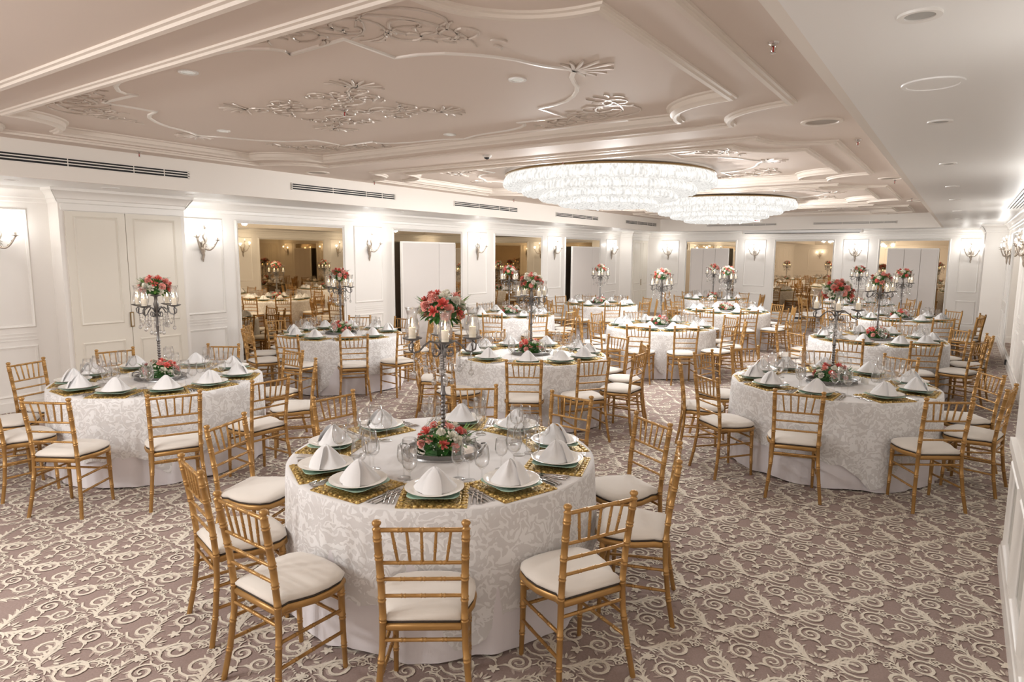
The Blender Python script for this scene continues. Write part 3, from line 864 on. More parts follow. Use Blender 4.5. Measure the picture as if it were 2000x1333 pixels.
# ------------------------------------------------------------------ folding screens before the mirrors
def fscreen(p0, p1, top, seams, label):
    d = Vector((p1[0]-p0[0], p1[1]-p0[1])); L = d.length
    root = empty('folding_screen', label, 'room divider', 'white panel screens before the mirrors', (p0[0], p0[1], 0), atan2(d.y, d.x))
    cuts = [0]+[s_*L for s_ in seams]+[L]
    for i in range(len(cuts)-1):
        rr = MB(); rr.box(cuts[i]+.004, cuts[i+1]-.004, -.02, .02, .0, top-.02)
        link('leaf_panel', rr.mesh('leaf_panel', 'screen', False), root)
    rr = MB(); rr.box(-.015, L+.015, -.028, .028, top-.02, top+.01); rr.box(-.02, 0, -.028, .028, 0, top-.02); rr.box(L, L+.02, -.028, .028, 0, top-.02)
    link('edge_frame', rr.mesh('edge_frame', 'trim', False), root)
fscreen((-9.3, 9.62), (-9.3, 11.25), 2.20, (.68,), 'plain white screen standing before the second left wall mirror')
fscreen((-9.3, 16.55), (-9.3, 18.2), 2.20, (.72,), 'plain white screen standing before the fourth left wall mirror')
fscreen((-7.46, 21.25), (-6.26, 21.25), 2.20, (.33, .66), 'white three leaf screen before the left mirror of the far wall')
fscreen((-1.81, 21.25), (-.63, 21.25), 2.20, (.33, .66), 'white three leaf screen before the right mirror of the far wall')
root = empty('floor_outlet', 'small black outlet box on the baseboard under the middle far mirror', 'outlet', None, (-4.05, YF-.022, .06))
rr = MB(); rr.box(-.16, .16, -.03, 0, 0, .055); link('cover', rr.mesh('cover', 'black', False), root)
for y in (14.6, 11.6):
    root = empty('door_stop', 'small black stopper at the right wall baseboard, %s one' % ('farther' if y > 13 else 'closer'), 'door stop', 'black stoppers on the right baseboard', (XR-.024, y, .06))
    rr = MB(); rr.box(-.02, 0, -.05, .05, 0, .09); link('pad', rr.mesh('pad', 'black', False), root)

# ------------------------------------------------------------------ floor: woven scroll carpet
def strip(out, P, w_, mi):
    """flat tapering band along P; w_ is a function of 0..1"""
    n = len(P)
    vs = []
    for i in range(n):
        a = P[max(i-1, 0)]; c = P[min(i+1, n-1)]
        dx, dy = c[0]-a[0], c[1]-a[1]
        L = hypot(dx, dy) or 1
        ww = w_(i/(n-1))/2
        vs.append((P[i][0]-dy/L*ww, P[i][1]+dx/L*ww)); vs.append((P[i][0]+dy/L*ww, P[i][1]-dx/L*ww))
    out.append((vs, [(2*i, 2*i+1, 2*i+3, 2*i+2) for i in range(n-1)], mi))
def leaf2(out, x, y, a, L, W, mi, curl=0.0, n=4):
    P = [(x+L*i/n*cos(a+curl*i/n), y+L*i/n*sin(a+curl*i/n)) for i in range(n+1)]
    strip(out, P, lambda q: W*(sin(pi*(.08+.92*q))**.7 if q < .99 else .05), mi)
def motif(det):
    o = []
    n = 20 if det else 9
    def sc(P, w_, mi, s):      # mirrored tapering scroll line
        strip(o, [(s*x, y) for x, y in P], w_, mi)
    for s in (1, -1):
        # acanthus plume climbing along the net diagonal: overlapping leaves curling outwards on both sides
        def fp(t_): return (.010+.238*(t_**1.10), .028+.325*t_-.055*sin(pi*t_))
        sc([fp(i/10) for i in range(11)], lambda q: .011*(1-q)+.003, 1, s)
        m_ = 7 if det else 5
        for i in range(m_):
            q = i/m_*.92
            x, y = fp(q); x2, y2 = fp(min(1, q+.08))
            b_ = atan2(y2-y, x2-x)
            L = .120*(1-.48*q)
            for side, aa, cu, mi in ((1, .30, .55, 2), (-1, .30, .50, 1)):
                for kk in ((0, 1) if det else (0,)):
                    a_ = b_+side*(aa+.30*kk)
                    P = [(x+L*(1-.28*kk)*t_*cos(a_-side*cu*(1-t_)*.9), y+L*(1-.28*kk)*t_*sin(a_-side*cu*(1-t_)*.9)) for t_ in [r_/5 for r_ in range(6)]]
                    sc(P, lambda q_: (.0140 if det else .024)*(sin(pi*(.06+.94*q_))**.75 if q_ < .99 else .05), mi if kk == 0 else 3-mi, s)
        # big volutes and their smaller echoes inside the ogee
        for cx, cy_, r, a0, tr, d, w_ in ((.100, .470, .092, -2.4, 1.75, 1, .016), (.072, .285, .072, 2.3, 1.7, -1, .014))+(((.172, .345, .026, 2.6, 1.3, 1, .009), (.028, .565, .024, -1.2, 1.2, 1, .008), (.030, .375, .026, .6, 1.3, -1, .008)) if det else ()):
            P = [(cx+r*(1-.82*(i/n)**.85)*cos(a0+d*2*pi*tr*i/n), cy_+r*(1-.82*(i/n)**.85)*sin(a0+d*2*pi*tr*i/n)) for i in range(n+1)]
            if det: sc([(p[0]+.0075, p[1]-.0075) for p in P], lambda q, w_=w_: w_*(.30+.75*sin(pi*q)), 1, s)
            sc(P, lambda q, w_=w_: w_*(.25+.85*sin(pi*(.15+.85*q))**.8), 2, s)
            e_ = P[-1]
            o.append(([(s*(e_[0]+w_*.62*cos(k_*pi/3)), e_[1]+w_*.62*sin(k_*pi/3)) for k_ in range(6)], [tuple(range(6))], 2))
            for k_ in ((2, 5, 8) if det else ()):
                p, p2 = P[k_], P[k_+1]
                a_ = atan2(p2[1]-p[1], p2[0]-p[0])-d*.6
                sc([(p[0]+.040*t_*cos(a_-d*.5*t_), p[1]+.040*t_*sin(a_-d*.5*t_)) for t_ in (0, .35, .7, 1)], lambda q_: .010*sin(pi*(.1+.88*q_)), 2, s)
        if det:
            sc([(.002+.010*i, .205+.006*i+.010*sin(i*.6)) for i in range(9)], lambda q: .008*(.4+.8*sin(pi*q)), 2, s)
            sc([(.004+.011*i, .385-.004*i+.012*sin(i*.5)) for i in range(7)], lambda q: .007*(.4+.8*sin(pi*q)), 1, s)
            sc([(.010+.013*i, .585+.016*sin(i*.55)) for i in range(8)], lambda q: .009*(.4+.8*sin(pi*q)), 2, s)
            sc([(.178+.020*sin(i*.5), .30+.024*i) for i in range(8)], lambda q: .008*(.4+.8*sin(pi*q)), 1, s)
        sc([(.012+.024*sin(i*.5), -.050-.011*i) for i in range(7)], lambda q: .009, 1, s)
        sc([(.002+.020*i, .022+.012*sin(i*.9)) for i in range(5)], lambda q: .022*(1-.7*q), 2, s)
    for i in range(5):
        leaf2(o, 0, .178, pi/2+i*2*pi/5, .034, .020, 2, 0, 3)
    for i in range(5 if det else 0):
        leaf2(o, -.058, -.012, i*2*pi/5, .034, .020, 1, 0, 3)
        leaf2(o, .058, -.030, i*2*pi/5+.5, .034, .020, 2, 0, 3)
    for i in range(7 if det else 3):      # small palmette over the node
        a_ = pi/2+(i-3)*.42 if det else pi/2+(i-1)*.9
        leaf2(o, .020*cos(a_), .075+.012*sin(a_), a_, .050-.005*abs(i-3), .013 if det else .022, 1 if i % 2 else 2, 0, 4)
    for s in (1, -1):
        for x, y, a_, L in ((.145, .560, .5, .06), (.200, .400, 1.2, .055), (.120, .365, -.3, .045), (.05, .63, 1.1, .055)) if det else ():
            leaf2(o, s*x, y, a_ if s > 0 else pi-a_, L, .014, 1, .5*s)
    for i in range(3):
        leaf2(o, -.016+.016*i, -.020-.006*i, pi/2, .015, .010, 2, 0, 3)
    return o
mb = MB()
mb.cur = 0
mb.add([(XL, YN, 0), (XR, YN, 0), (XR, YF, 0), (XL, YF, 0)], [(0, 1, 2, 3)])
mb.f = [mb.f[0]]
FL = {}
for det in (1, 0):
    FL[det] = motif(det)
V_, F_, I_ = mb.v, mb.f, mb.mi
ox, oy = -.943, 3.235
for ii in range(-36, 8):
    for jj in range(-12, 28):
        for half in (0, 1):
            x0 = ox+ii*.504+half*.252; y0 = oy+jj*.72+half*.36
            if x0 < XL-.1 or x0 > XR+.1 or y0 < -.6 or y0 > YF-.2: continue
            if x0 > NEARX+.15 and y0 < NEARY-.8: continue
            # outside the picture on the near side
            dep = (x0*fw.x+y0*fw.y)
            if dep < .9 or abs(x0*rt.x+y0*rt.y) > dep*.86+.5: continue
            for si_, (vs, fs, mi) in enumerate(FL[1 if dep < 6.5 else 0]):
                o0 = len(V_)
                zz = (.0030 if mi == 2 else .0005)+si_*1.5e-5
                V_.extend([(x0+a, y0+b_, zz) for a, b_ in vs])
                F_.extend([tuple(o0+q for q in f_) for f_ in fs])
                I_.extend([mi]*len(fs))
struct('floor', mb, ['cg', 'cm', 'cl'])

# ------------------------------------------------------------------ gold bamboo-turned chairs (local: sitter faces +y)
def seat_outline(grow=0.0, n=10):
    P = []
    key = [(-.150, -.175), (-.165, -.150), (-.160, -.115), (-.178, -.075), (-.200, -.01), (-.206, .07), (-.196, .14), (-.165, .185), (-.09, .207), (0, .213)]
    for x, y in key: P.append((x, y))
    for x, y in key[-2::-1]: P.append((-x, y))
    P = P[::-1]
    c = (0, 0.02)
    return [(c[0]+(x-c[0])*(1+grow/.2), c[1]+(y-c[1])*(1+grow/.2)) for x, y in P]

def bamboo(mb, P, r, rings, n=8, r1=None):
    """turned rod with paired beads at the given fractions"""
    P = [Vector(p) for p in P]
    segs = [(P[i+1]-P[i]).length for i in range(len(P)-1)]
    tot = sum(segs)
    def at(t_):
        d = t_*tot
        for i, s_ in enumerate(segs):
            if d <= s_+1e-9 or i == len(segs)-1:
                return P[i].lerp(P[i+1], min(1, d/s_))
            d -= s_
    r1 = r if r1 is None else r1
    ts = sorted(set([0, 1]+[sum(segs[:i])/tot for i in range(1, len(segs))]))
    stations = [(t_, 1.0) for t_ in ts]
    for q in rings:
        e_ = .0035/tot
        for c_ in (q-.0075/tot, q+.0075/tot):
            stations += [(c_-e_*1.1, 1.0), (c_-e_*.5, 1.16), (c_+e_*.5, 1.16), (c_+e_*1.1, 1.0)]
    stations = sorted((t_, m_) for t_, m_ in stations if 0 <= t_ <= 1)
    mb.tube([at(t_) for t_, m_ in stations], [(r+(r1-r)*t_)*m_ for t_, m_ in stations], n)

def make_chair(full=True):
    root = empty('banquet_chair', '-', 'chair')
    nn = 9 if full else 6
    mbs = {}
    def part(nm, mb, mat='gold', parent=None, ang=60):
        return link(nm, mb.mesh(nm, mat, True, ang), parent or root)
    one = MB()
    def P_(nm):
        return MB() if full else one
    # rear posts, curved, splayed at the floor
    for s in (1, -1):
        mb = P_('leg')
        pts = [(s*.205, -.225, 0), (s*.188, -.195, .16), (s*.172, -.175, .34), (s*.168, -.172, .46), (s*.170, -.186, .62), (s*.174, -.208, .77), (s*.177, -.224, .875)]
        bamboo(mb, pts, .0135, (.17, .33, .53, .64, .75, .86, .955) if full else (), nn, .0165)
        mb.lathe([(.0165, .872), (.019, .878), (.013, .884), (.012, .890), (.018, .897), (.0195, .905), (.014, .913), (.001, .916)] if full else [(.016, .872), (.012, .888), (.019, .902), (.001, .915)], 10 if full else 6, (s*.177, -.224, 0))
        if full: part('leg', mb)
    for s in (1, -1):
        mb = P_('leg')
        bamboo(mb, [(s*.172, .172, 0), (s*.170, .165, .20), (s*.168, .160, .425)], .0115, (.28, .62, .9) if full else (), nn, .0175)
        if full: part('leg', mb)
    # back rails and spindles
    def by(z): return -.172-.052*max(0, (z-.46)/.415)**1.25
    def bx(z): return .168+.009*(z-.46)/.415
    for z in (.873, .725, .650, .573):
        mb = P_('back_rail')
        bamboo(mb, [(-bx(z)+.008, by(z), z), (bx(z)-.008, by(z), z)], .0095 if z > .8 else .008, (.25, .5, .75) if full else (), 7 if full else 5)
        if full: part('back_rail', mb)
    for i in range(5):
        q = (i-2)/2
        mb = P_('spindle')
        bamboo(mb, [(q*.098, by(.727), .727), (q*.118, by(.87), .871)], .0065, (.40, .55) if full else (), 6 if full else 4)
        if full: part('spindle', mb)
    # stretchers
    for a, b_, r in (((-.170, -.176, .375), (.170, -.176, .375), .0085), ((-.176, .165, .265), (.176, .165, .265), .0085), ((-.172, .164, .345), (.172, .164, .345), .0085),
                     ((-.178, -.182, .30), (-.172, .165, .30), .0085), ((.178, -.182, .30), (.172, .165, .30), .0085), ((-.188, -.198, .19), (-.173, .168, .19), .0085), ((.188, -.198, .19), (.173, .168, .19), .0085)):
        mb = P_('stretcher')
        bamboo(mb, [a, b_], r, (.25, .5, .75) if full else (), 7 if full else 5)
        if full: part('stretcher', mb)
    # seat frame
    mb = P_('seat_frame')
    rows = [[(x, y, z) for x, y in seat_outline(g)] for g, z in ((-.004, .412), (.0, .414), (.006, .425), (.006, .438), (.0, .446), (-.02, .447))]
    mb.rings(rows)
    mb.prism(seat_outline(-.006), .416, .444)
    if full: part('seat_frame', mb, ang=50)
    else: part('frame', one)
    # cushion with a dark line in the gap under it
    mb = MB()
    mb.rings([[(x, y, z) for x, y in seat_outline(g)] for g, z in ((-.004, .446), (-.001, .452), (-.004, .456))])
    wl = mb.mesh('dark_gap_line', 'gap_line')
    mb = MB()
    rows = [[(x, y, z) for x, y in seat_outline(g)] for g, z in ((-.006, .455), (.002, .462), (.003, .472), (-.010, .486), (-.04, .496), (-.09, .501), (-.15, .503))]
    mb.rings(rows)
    mb.v.append((0, .02, .503)); c_ = len(mb.v)-1; n_ = len(rows[0]); b0 = c_-n_
    for i in range(n_): mb.f.append((b0+i, b0+(i+1) % n_, c_)); mb.mi.append(0)
    cs = part('seat_cushion', mb, 'cushion', ang=80)
    tag(cs, 'ivory padded seat cushion')
    if full: link('dark_gap_line', wl, cs)
    else: link('dark_gap_line', wl, root)
    return root
CH_FULL = Proto(make_chair(True))
CH_LITE = Proto(make_chair(False))

# ------------------------------------------------------------------ tables: name, centre, chair list (azimuth, radius of chair back, facing normal or None)
def grid(ph, r=1.37): return [(ph+36*i, r, None) for i in range(10)]
def meas(c, L):
    out = []
    for x, y, n_ in L:
        dx, dy = x-c[0], y-c[1]
        out.append((math.degrees(atan2(dy, dx)), max(1.345, hypot(dx, dy)), n_))
    return out
TAB = []
c = (-2.52, 2.94)
TAB.append(('nearest table', c, meas(c, [(-2.47, 1.55, -92), (-1.74, 1.90, -54), (-1.25, 2.49, -27), (-1.20, 3.36, 20), (-1.62, 3.95, 60), (-2.41, 4.28, 87), (-3.16, 4.05, 130), (-3.82, 3.23, 175), (-3.80, 2.32, -160), (-3.14, 1.72, -105)]), 1))
c = (-6.25, 3.17)
TAB.append(('front left table', c, meas(c, [(-5.39, 1.90, -59), (-4.85, 2.55, -24), (-4.79, 3.35, 0), (-5.20, 4.15, 51), (-6.06, 4.45, 86), (-6.99, 4.25, 125), (-7.52, 3.37, 170), (-7.45, 2.50, 200), (-7.0, 1.95, None), (-6.25, 1.80, None)]), 1))
c = (-.97, 6.84)
TAB.append(('front right table', c, meas(c, [(-1.0, 5.5, -76), (-.10, 5.94, -55), (.36, 6.7, -12), (.28, 7.45, 30), (-.5, 8.1, 66), (-1.30, 8.16, 104), (-2.06, 7.85, 138), (-2.33, 7.16, 166), (-2.28, 6.30, -157), (-1.83, 5.73, -129)]), 1))
c = (-4.27, 6.62)
TAB.append(('second row middle table', c, [(-60, 1.38, None), (-29, 1.38, None), (3, 1.4, None), (34, 1.38, None), (66, 1.38, None), (106, 1.38, None), (146, 1.37, None), (180, 1.38, None), (-143, 1.38, None), (-101, 1.38, None)], 1))
c = (-7.66, 6.6)
TAB.append(('second row left table', c, [(-106, 1.36, None), (-142, 1.36, None), (-175, 1.42, None), (-71, 1.36, None), (-34, 1.36, None), (159, 1.40, None), (126, 1.38, None), (92, 1.38, None), (54, 1.38, None), (-2, 1.42, None)], 1))
TAB.append(('third row middle table', (-4.22, 10.62), [(-82, 1.38, None), (-52, 1.38, None), (-18, 1.38, None), (17, 1.36, None), (50, 1.38, None), (88, 1.38, None), (134, 1.36, None), (169, 1.36, None), (-150, 1.38, None), (-117, 1.38, None)], 1))
TAB.append(('third row right table', (-.99, 10.88), [(-61, 1.36, None), (-27, 1.38, None), (11, 1.36, None), (43, 1.36, None), (79, 1.36, None), (115, 1.37, None), (156, 1.37, None), (-163, 1.37, None), (-130, 1.4, None), (-98, 1.4, None)], 1))
TAB.append(('third row left table', (-7.50, 10.8), grid(-68), 0))
TAB.append(('fourth row left table', (-7.33, 14.47), grid(-87), 0))
TAB.append(('fourth row middle table', (-4.24, 14.45), grid(-91), 0))
TAB.append(('fourth row right table', (-.98, 14.86), grid(-93), 0))
TAB.append(('back row left table', (-5.78, 18.35), grid(-76), 0))
TAB.append(('back row right table', (-2.2, 18.75), grid(-37), 0))

CLOCK = ['twelve', 'one', 'two', 'three', 'four', 'five', 'six', 'seven', 'eight', 'nine', 'ten', 'eleven']
def clocks(azs):
    """clock position of every seat, twelve being the side away from the camera; all different"""
    vd = math.degrees(yaw)+90
    hrs = [(((vd-a) % 360)/30.0) for a in azs]
    order = sorted(range(len(azs)), key=lambda i: hrs[i])
    best = None
    for skip in [(a, b_) for a in range(12) for b_ in range(a+1, 12)]:
        hs = [h for h in range(12) if h not in skip]
        for sh in range(10):
            e_ = 0
            for kk, i in enumerate(order):
                d = abs(hrs[i]-hs[(kk+sh) % 10]) % 12
                d = min(d, 12-d); e_ += d*d
            if best is None or e_ < best[0]: best = (e_, hs, sh)
    res = [None]*len(azs)
    for kk, i in enumerate(order): res[i] = CLOCK[best[1][(kk+best[2]) % 10]]
    return res

# ------------------------------------------------------------------ linen
RT = .898
def cloth_mesh(seed, lace=False):
    rnd = random.Random(seed)
    ph = [rnd.uniform(0, 6.28) for _ in range(8)]
    N = 160
    rr = MB()
    off = .010 if lace else 0.0
    def hem(a):
        if not lace: return .012+.006*sin(a*9+ph[0])
        c4 = max(0, cos(4*a))**4     # the corners of the square overlay hang lower
        return .235-.19*c4+.022*abs(sin(a*19+ph[2]))+.03*sin(a*3+ph[3])
    rows = []
    zt = .757+(.004 if lace else 0)
    for fr in (0.001, .35, .7, .93, .985):
        rows.append([(RT*fr*cos(2*pi*i/N), RT*fr*sin(2*pi*i/N), zt) for i in range(N)])
    for kq in range(11):
        t_ = kq/10
        row = []
        for i in range(N):
            a = 2*pi*i/N
            h = hem(a)
            z = zt-.004-(zt-.004-h)*t_**1.0
            dd = (zt-z)/.75
            fold = (sin(a*14+ph[4]+.9*sin(a*3+ph[7]))+.55*sin(a*27+ph[5])+.3*sin(a*41+ph[2]))*.5
            fold += .35*sin(a*7+ph[6])
            r_ = RT+off+.004+.024*dd**1.1+(.024*dd**1.2)*fold
            if kq == 0: r_ = RT+off
            row.append((r_*cos(a), r_*sin(a), z if kq else zt-.003))
        rows.append(row)
    rr.rings(rows)
    return rr.mesh('lace_overlay' if lace else 'tablecloth', 'lace_mix' if False else ('lace' if lace else 'under'), True)

def top_and_lace(seed):
    """overlay: plain linen on the top, lace where it hangs"""
    me = cloth_mesh(seed, True)
    me.materials.clear(); me.materials.append(M['cloth']); me.materials.append(M['lace'])
    idx = [1 if (sum(me.vertices[v_].co.z for v_ in p.vertices)/4) < .735 else 0 for p in me.polygons]
    me.polygons.foreach_set('material_index', idx)
    return me
CL_U = [cloth_mesh(11), cloth_mesh(12), cloth_mesh(13)]
CL_L = [top_and_lace(21), top_and_lace(22), top_and_lace(23)]
rr = MB(); rr.lathe([(.001, .728), (.89, .728), (.89, .748), (.001, .748)], 48); T_TOP = rr.mesh('tabletop', 'door', True, 40)
rr = MB(); rr.tube([(0, 0, .03), (0, 0, .728)], .045, 12); rr.lathe([(.28, 0), (.28, .02), (.06, .04), (.045, .06)], 24); rr.cap(.28, 0, 24, up=False); T_PED = rr.mesh('pedestal', 'black', True, 40)

# ------------------------------------------------------------------ place setting pieces
def rsq(hw, r, n=5):
    P = []
    for cx, cy_, a0 in ((hw-r, hw-r, 0), (-hw+r, hw-r, pi/2), (-hw+r, -hw+r, pi), (hw-r, -hw+r, 3*pi/2)):
        for i in range(n+1):
            a = a0+pi/2*i/n
            P.append((cx+r*cos(a), cy_+r*sin(a)))
    return P
rr = MB()
P = rsq(.172, .01, 3)
rr.prism(P, 0, .004)
for i in range(4):     # raised scroll border
    for j in range(9):
        a = i*pi/2
        u_ = -.15+.0375*j
        x, y = (u_, .152)
        xx, yy = x*cos(a)-y*sin(a), x*sin(a)+y*cos(a)
        rr.lathe([(.017, .004), (.014, .009), (.008, .011), (.001, .0095)], 7, (xx, yy, 0))
PM = link('placemat', rr.mesh('placemat', 'mat', True, 50)); tag(PM, '-', 'placemat')
rr = MB()
P0 = rsq(.128, .05)
rr.rings([[(x*s_, y*s_, z) for x, y in P0] for s_, z in ((.001, .004), (.62, .004), (.78, .010), (1.0, .019), (1.01, .021), (1.0, .0225), (.80, .014), (.62, .008), (.001, .008))])
CP = link('charger_plate', rr.mesh('charger_plate', 'mint', True, 60)); tag(CP, '-', 'plate')
rr = MB(); rr.lathe([(.001, 0), (.080, 0), (.083, .003), (.112, .012), (.147, .022), (.149, .0245), (.145, .0250), (.112, .0165), (.085, .008), (.001, .007)], 40)
DP = link('dinner_plate', rr.mesh('dinner_plate', 'china', True, 60)); tag(DP, '-', 'plate')
# napkin folded into a standing peaked fan
rr = MB()
def nap(u, v):
    a = -pi+2*pi*u
    t_ = v
    k_ = (1-t_)**1.25
    R = .114*(1+.06*cos(a*3))
    bx, by_ = R*sin(a), -R*cos(a)*.80+.015
    ridge = .010*sin(pi*v)*cos(a*5)
    return (bx*k_+.022*t_*sin(a)*(1-t_*.6)+ridge*sin(a), by_*k_+.010*t_-ridge*cos(a)-.010*t_*cos(a)*(1-t_*.8), .004+.124*t_**.92-.012*t_**6)
rr.grid(nap, 28, 9)
def nap2(u, v):
    a = -.62+1.24*u
    k_ = (1-v)**.8
    return (.085*sin(a)*k_*(1+.2*sin(pi*v))+.006, -.108*cos(a)*.86*k_-.004, .004+.130*v**.8-.020*v**6)
rr.grid(nap2, 8, 7)
NP = link('napkin', rr.mesh('napkin', 'napkin', True, 50)); tag(NP, '-', 'napkin')
def goblet(h, rb, rim, nm):
    rr = MB()
    rr.lathe([(.001, .003), (.034, .0015), (.036, .0), (.034, .003), (.008, .006), (.0042, .012), (.0036, h*.28), (.0045, h*.40), (rb*.45, h*.455), (rb*.85, h*.54), (rb, h*.66), (rb*.97, h*.78), (rim, h), (rim-.0012, h), (rb*.95, h*.78), (rb*.975, h*.66), (rb*.82, h*.55), (rb*.4, h*.475), (.001, h*.465)], 24)
    me = rr.mesh(nm, 'glass', True)
    o = link(nm, me); tag(o, '-', 'glass')
    return o
G1 = goblet(.238, .044, .036, 'wine_glass')
G2 = goblet(.215, .040, .033, 'wine_glass')
G3 = goblet(.180, .036, .031, 'wine_glass')
rr = MB()
rr.tube([(0, -.105, .003), (0, -.09, .004), (0, -.02, .006), (0, .03, .004)], [.0065, .0055, .0032, .003], 6)
rr.grid(lambda u, v: ((u-.5)*.024*(1-.6*(1-v)), .03+.03*v, .0035+.003*sin(pi*v)), 3, 3)
for i in range(4): rr.tube([(-.0095+.0063*i, .058, .005), (-.0095+.0063*i, .085, .006), (-.0095+.0063*i, .104, .003)], [.0018, .0015, .0009], 4)
FK = link('fork', rr.mesh('fork', 'silver', True, 60)); tag(FK, '-', 'fork')
rr = MB()
rr.tube([(0, -.115, .004), (0, -.10, .005), (0, -.03, .005), (0, -.005, .004)], [.0075, .007, .005, .0045], 6)
rr.prism([(-.004, -.005), (.006, -.003), (.010, .05), (.009, .09), (.0, .115), (-.004, .10)], .0015, .0035)
KN = link('knife', rr.mesh('knife', 'silver', True, 40)); tag(KN, '-', 'knife')
protos = {n_: Proto(o_) for n_, o_ in (('mat', PM), ('charger', CP), ('plate', DP), ('napkin', NP), ('g1', G1), ('g2', G2), ('g3', G3), ('fork', FK), ('knife', KN))}

# ------------------------------------------------------------------ flowers
def rose_mesh(nm, mat, seed):
    rnd = random.Random(seed)
    rr = MB()
    for L, (cnt, rad, ht, op) in enumerate(((3, .30, .95, .15), (4, .55, .85, .35), (5, .80, .62, .65), (6, 1.0, .38, 1.0))):
        for i in range(cnt):
            a0 = 2*pi*(i+.5*L)/cnt+rnd.uniform(-.15, .15)
            wd = 2.6/cnt
            def pf(u, v, a0=a0, wd=wd, rad=rad, ht=ht, op=op):
                a = a0+(u-.5)*2*wd*(.55+.45*sin(pi*min(.5+v*.5, 1)))
                r_ = rad*(.25+.75*v**.8)*(1-.12*abs(u-.5)*2)+op*.18*v**3
                z = -.35+ (ht+.35)*v**.75-.16*op*v**4-.10*(abs(u-.5)*2)**2*v
                return (r_*cos(a), r_*sin(a), z)
            rr.grid(pf, 4, 4)
    return rr.mesh(nm, mat, True)
def carn_mesh(nm, mat, seed):
    rnd = random.Random(seed)
    rr = MB()
    for L in range(5):
        ph_ = rnd.uniform(0, 6)
        rad = 1.0-.15*L
        def cf(u, v, L=L, ph_=ph_, rad=rad):
            a = 2*pi*u
            r_ = rad*v*(1+.08*sin(a*7+ph_)*v)
            return (r_*cos(a), r_*sin(a), -.25+.17*L+.35*v*(.3+.2*L)+.10*v*sin(a*9+ph_*2))
        rr.grid(cf, 30, 4, closeu=True)
    return rr.mesh(nm, mat, True)
ROSE = {}
for q, mt in (('coral', 'coral'), ('pink', 'pink'), ('red', 'red'), ('ivory', 'ivory')):
    ROSE[q] = [rose_mesh('rose', mt, 3), carn_mesh('carnation', mt, 5)]
def foliage_mesh(R, flat, seed, zlo=-.9, drop=0.0):
    rnd = random.Random(seed)
    rr = MB()
    rr.ball((0, 0, 0), R*.80, 12, 8, flat)
    for i in range(95):
        zz = rnd.uniform(zlo, .75)
        a = rnd.uniform(0, 6.28)
        q = sqrt(max(0, 1-zz*zz))
        c_ = Vector((R*.8*q*cos(a), R*.8*q*sin(a), R*.8*zz*flat))
        d = Vector((cos(a+rnd.uniform(-.5, .5)), sin(a+rnd.uniform(-.5, .5)), rnd.uniform(-.5, .5)-drop)).normalized()
        L = R*rnd.uniform(.28, .52)
        s_ = d.cross(Vector((0, 0, 1))).normalized()*L*.24
        up_ = s_.cross(d).normalized()*L*.08
        p = [c_, c_+d*L*.35+s_+up_, c_+d*L*.7+s_*.8+up_, c_+d*L, c_+d*L*.7-s_*.8+up_, c_+d*L*.35-s_+up_]
        o0 = len(rr.v); rr.v.extend([tuple(x) for x in p])
        rr.f.append((o0, o0+1, o0+2, o0+3)); rr.f.append((o0, o0+3, o0+4, o0+5)); 
        m_ = 1 if rnd.random() < .3 else 0
        rr.mi += [m_, m_]
    while len(rr.mi) < len(rr.f): rr.mi.insert(0, 0)
    return rr.mesh('foliage', ['leaf', 'leaf2'], False)
def breath_mesh(R, flat, seed, n=85):
    rnd = random.Random(seed)
    rr = MB()
    for i in range(n):
        zz = rnd.uniform(-.25, 1); a = rnd.choice([0.3, 1.5, 2.4, 3.9, 5.2])+rnd.gauss(0, .3)
        q = sqrt(max(0, 1-zz*zz)); r_ = R*rnd.uniform(.98, 1.14)
        rr.ball((r_*q*cos(a), r_*q*sin(a), r_*zz*flat), R*.028, 4, 3)
    return rr.mesh('babys_breath', 'breath', True)
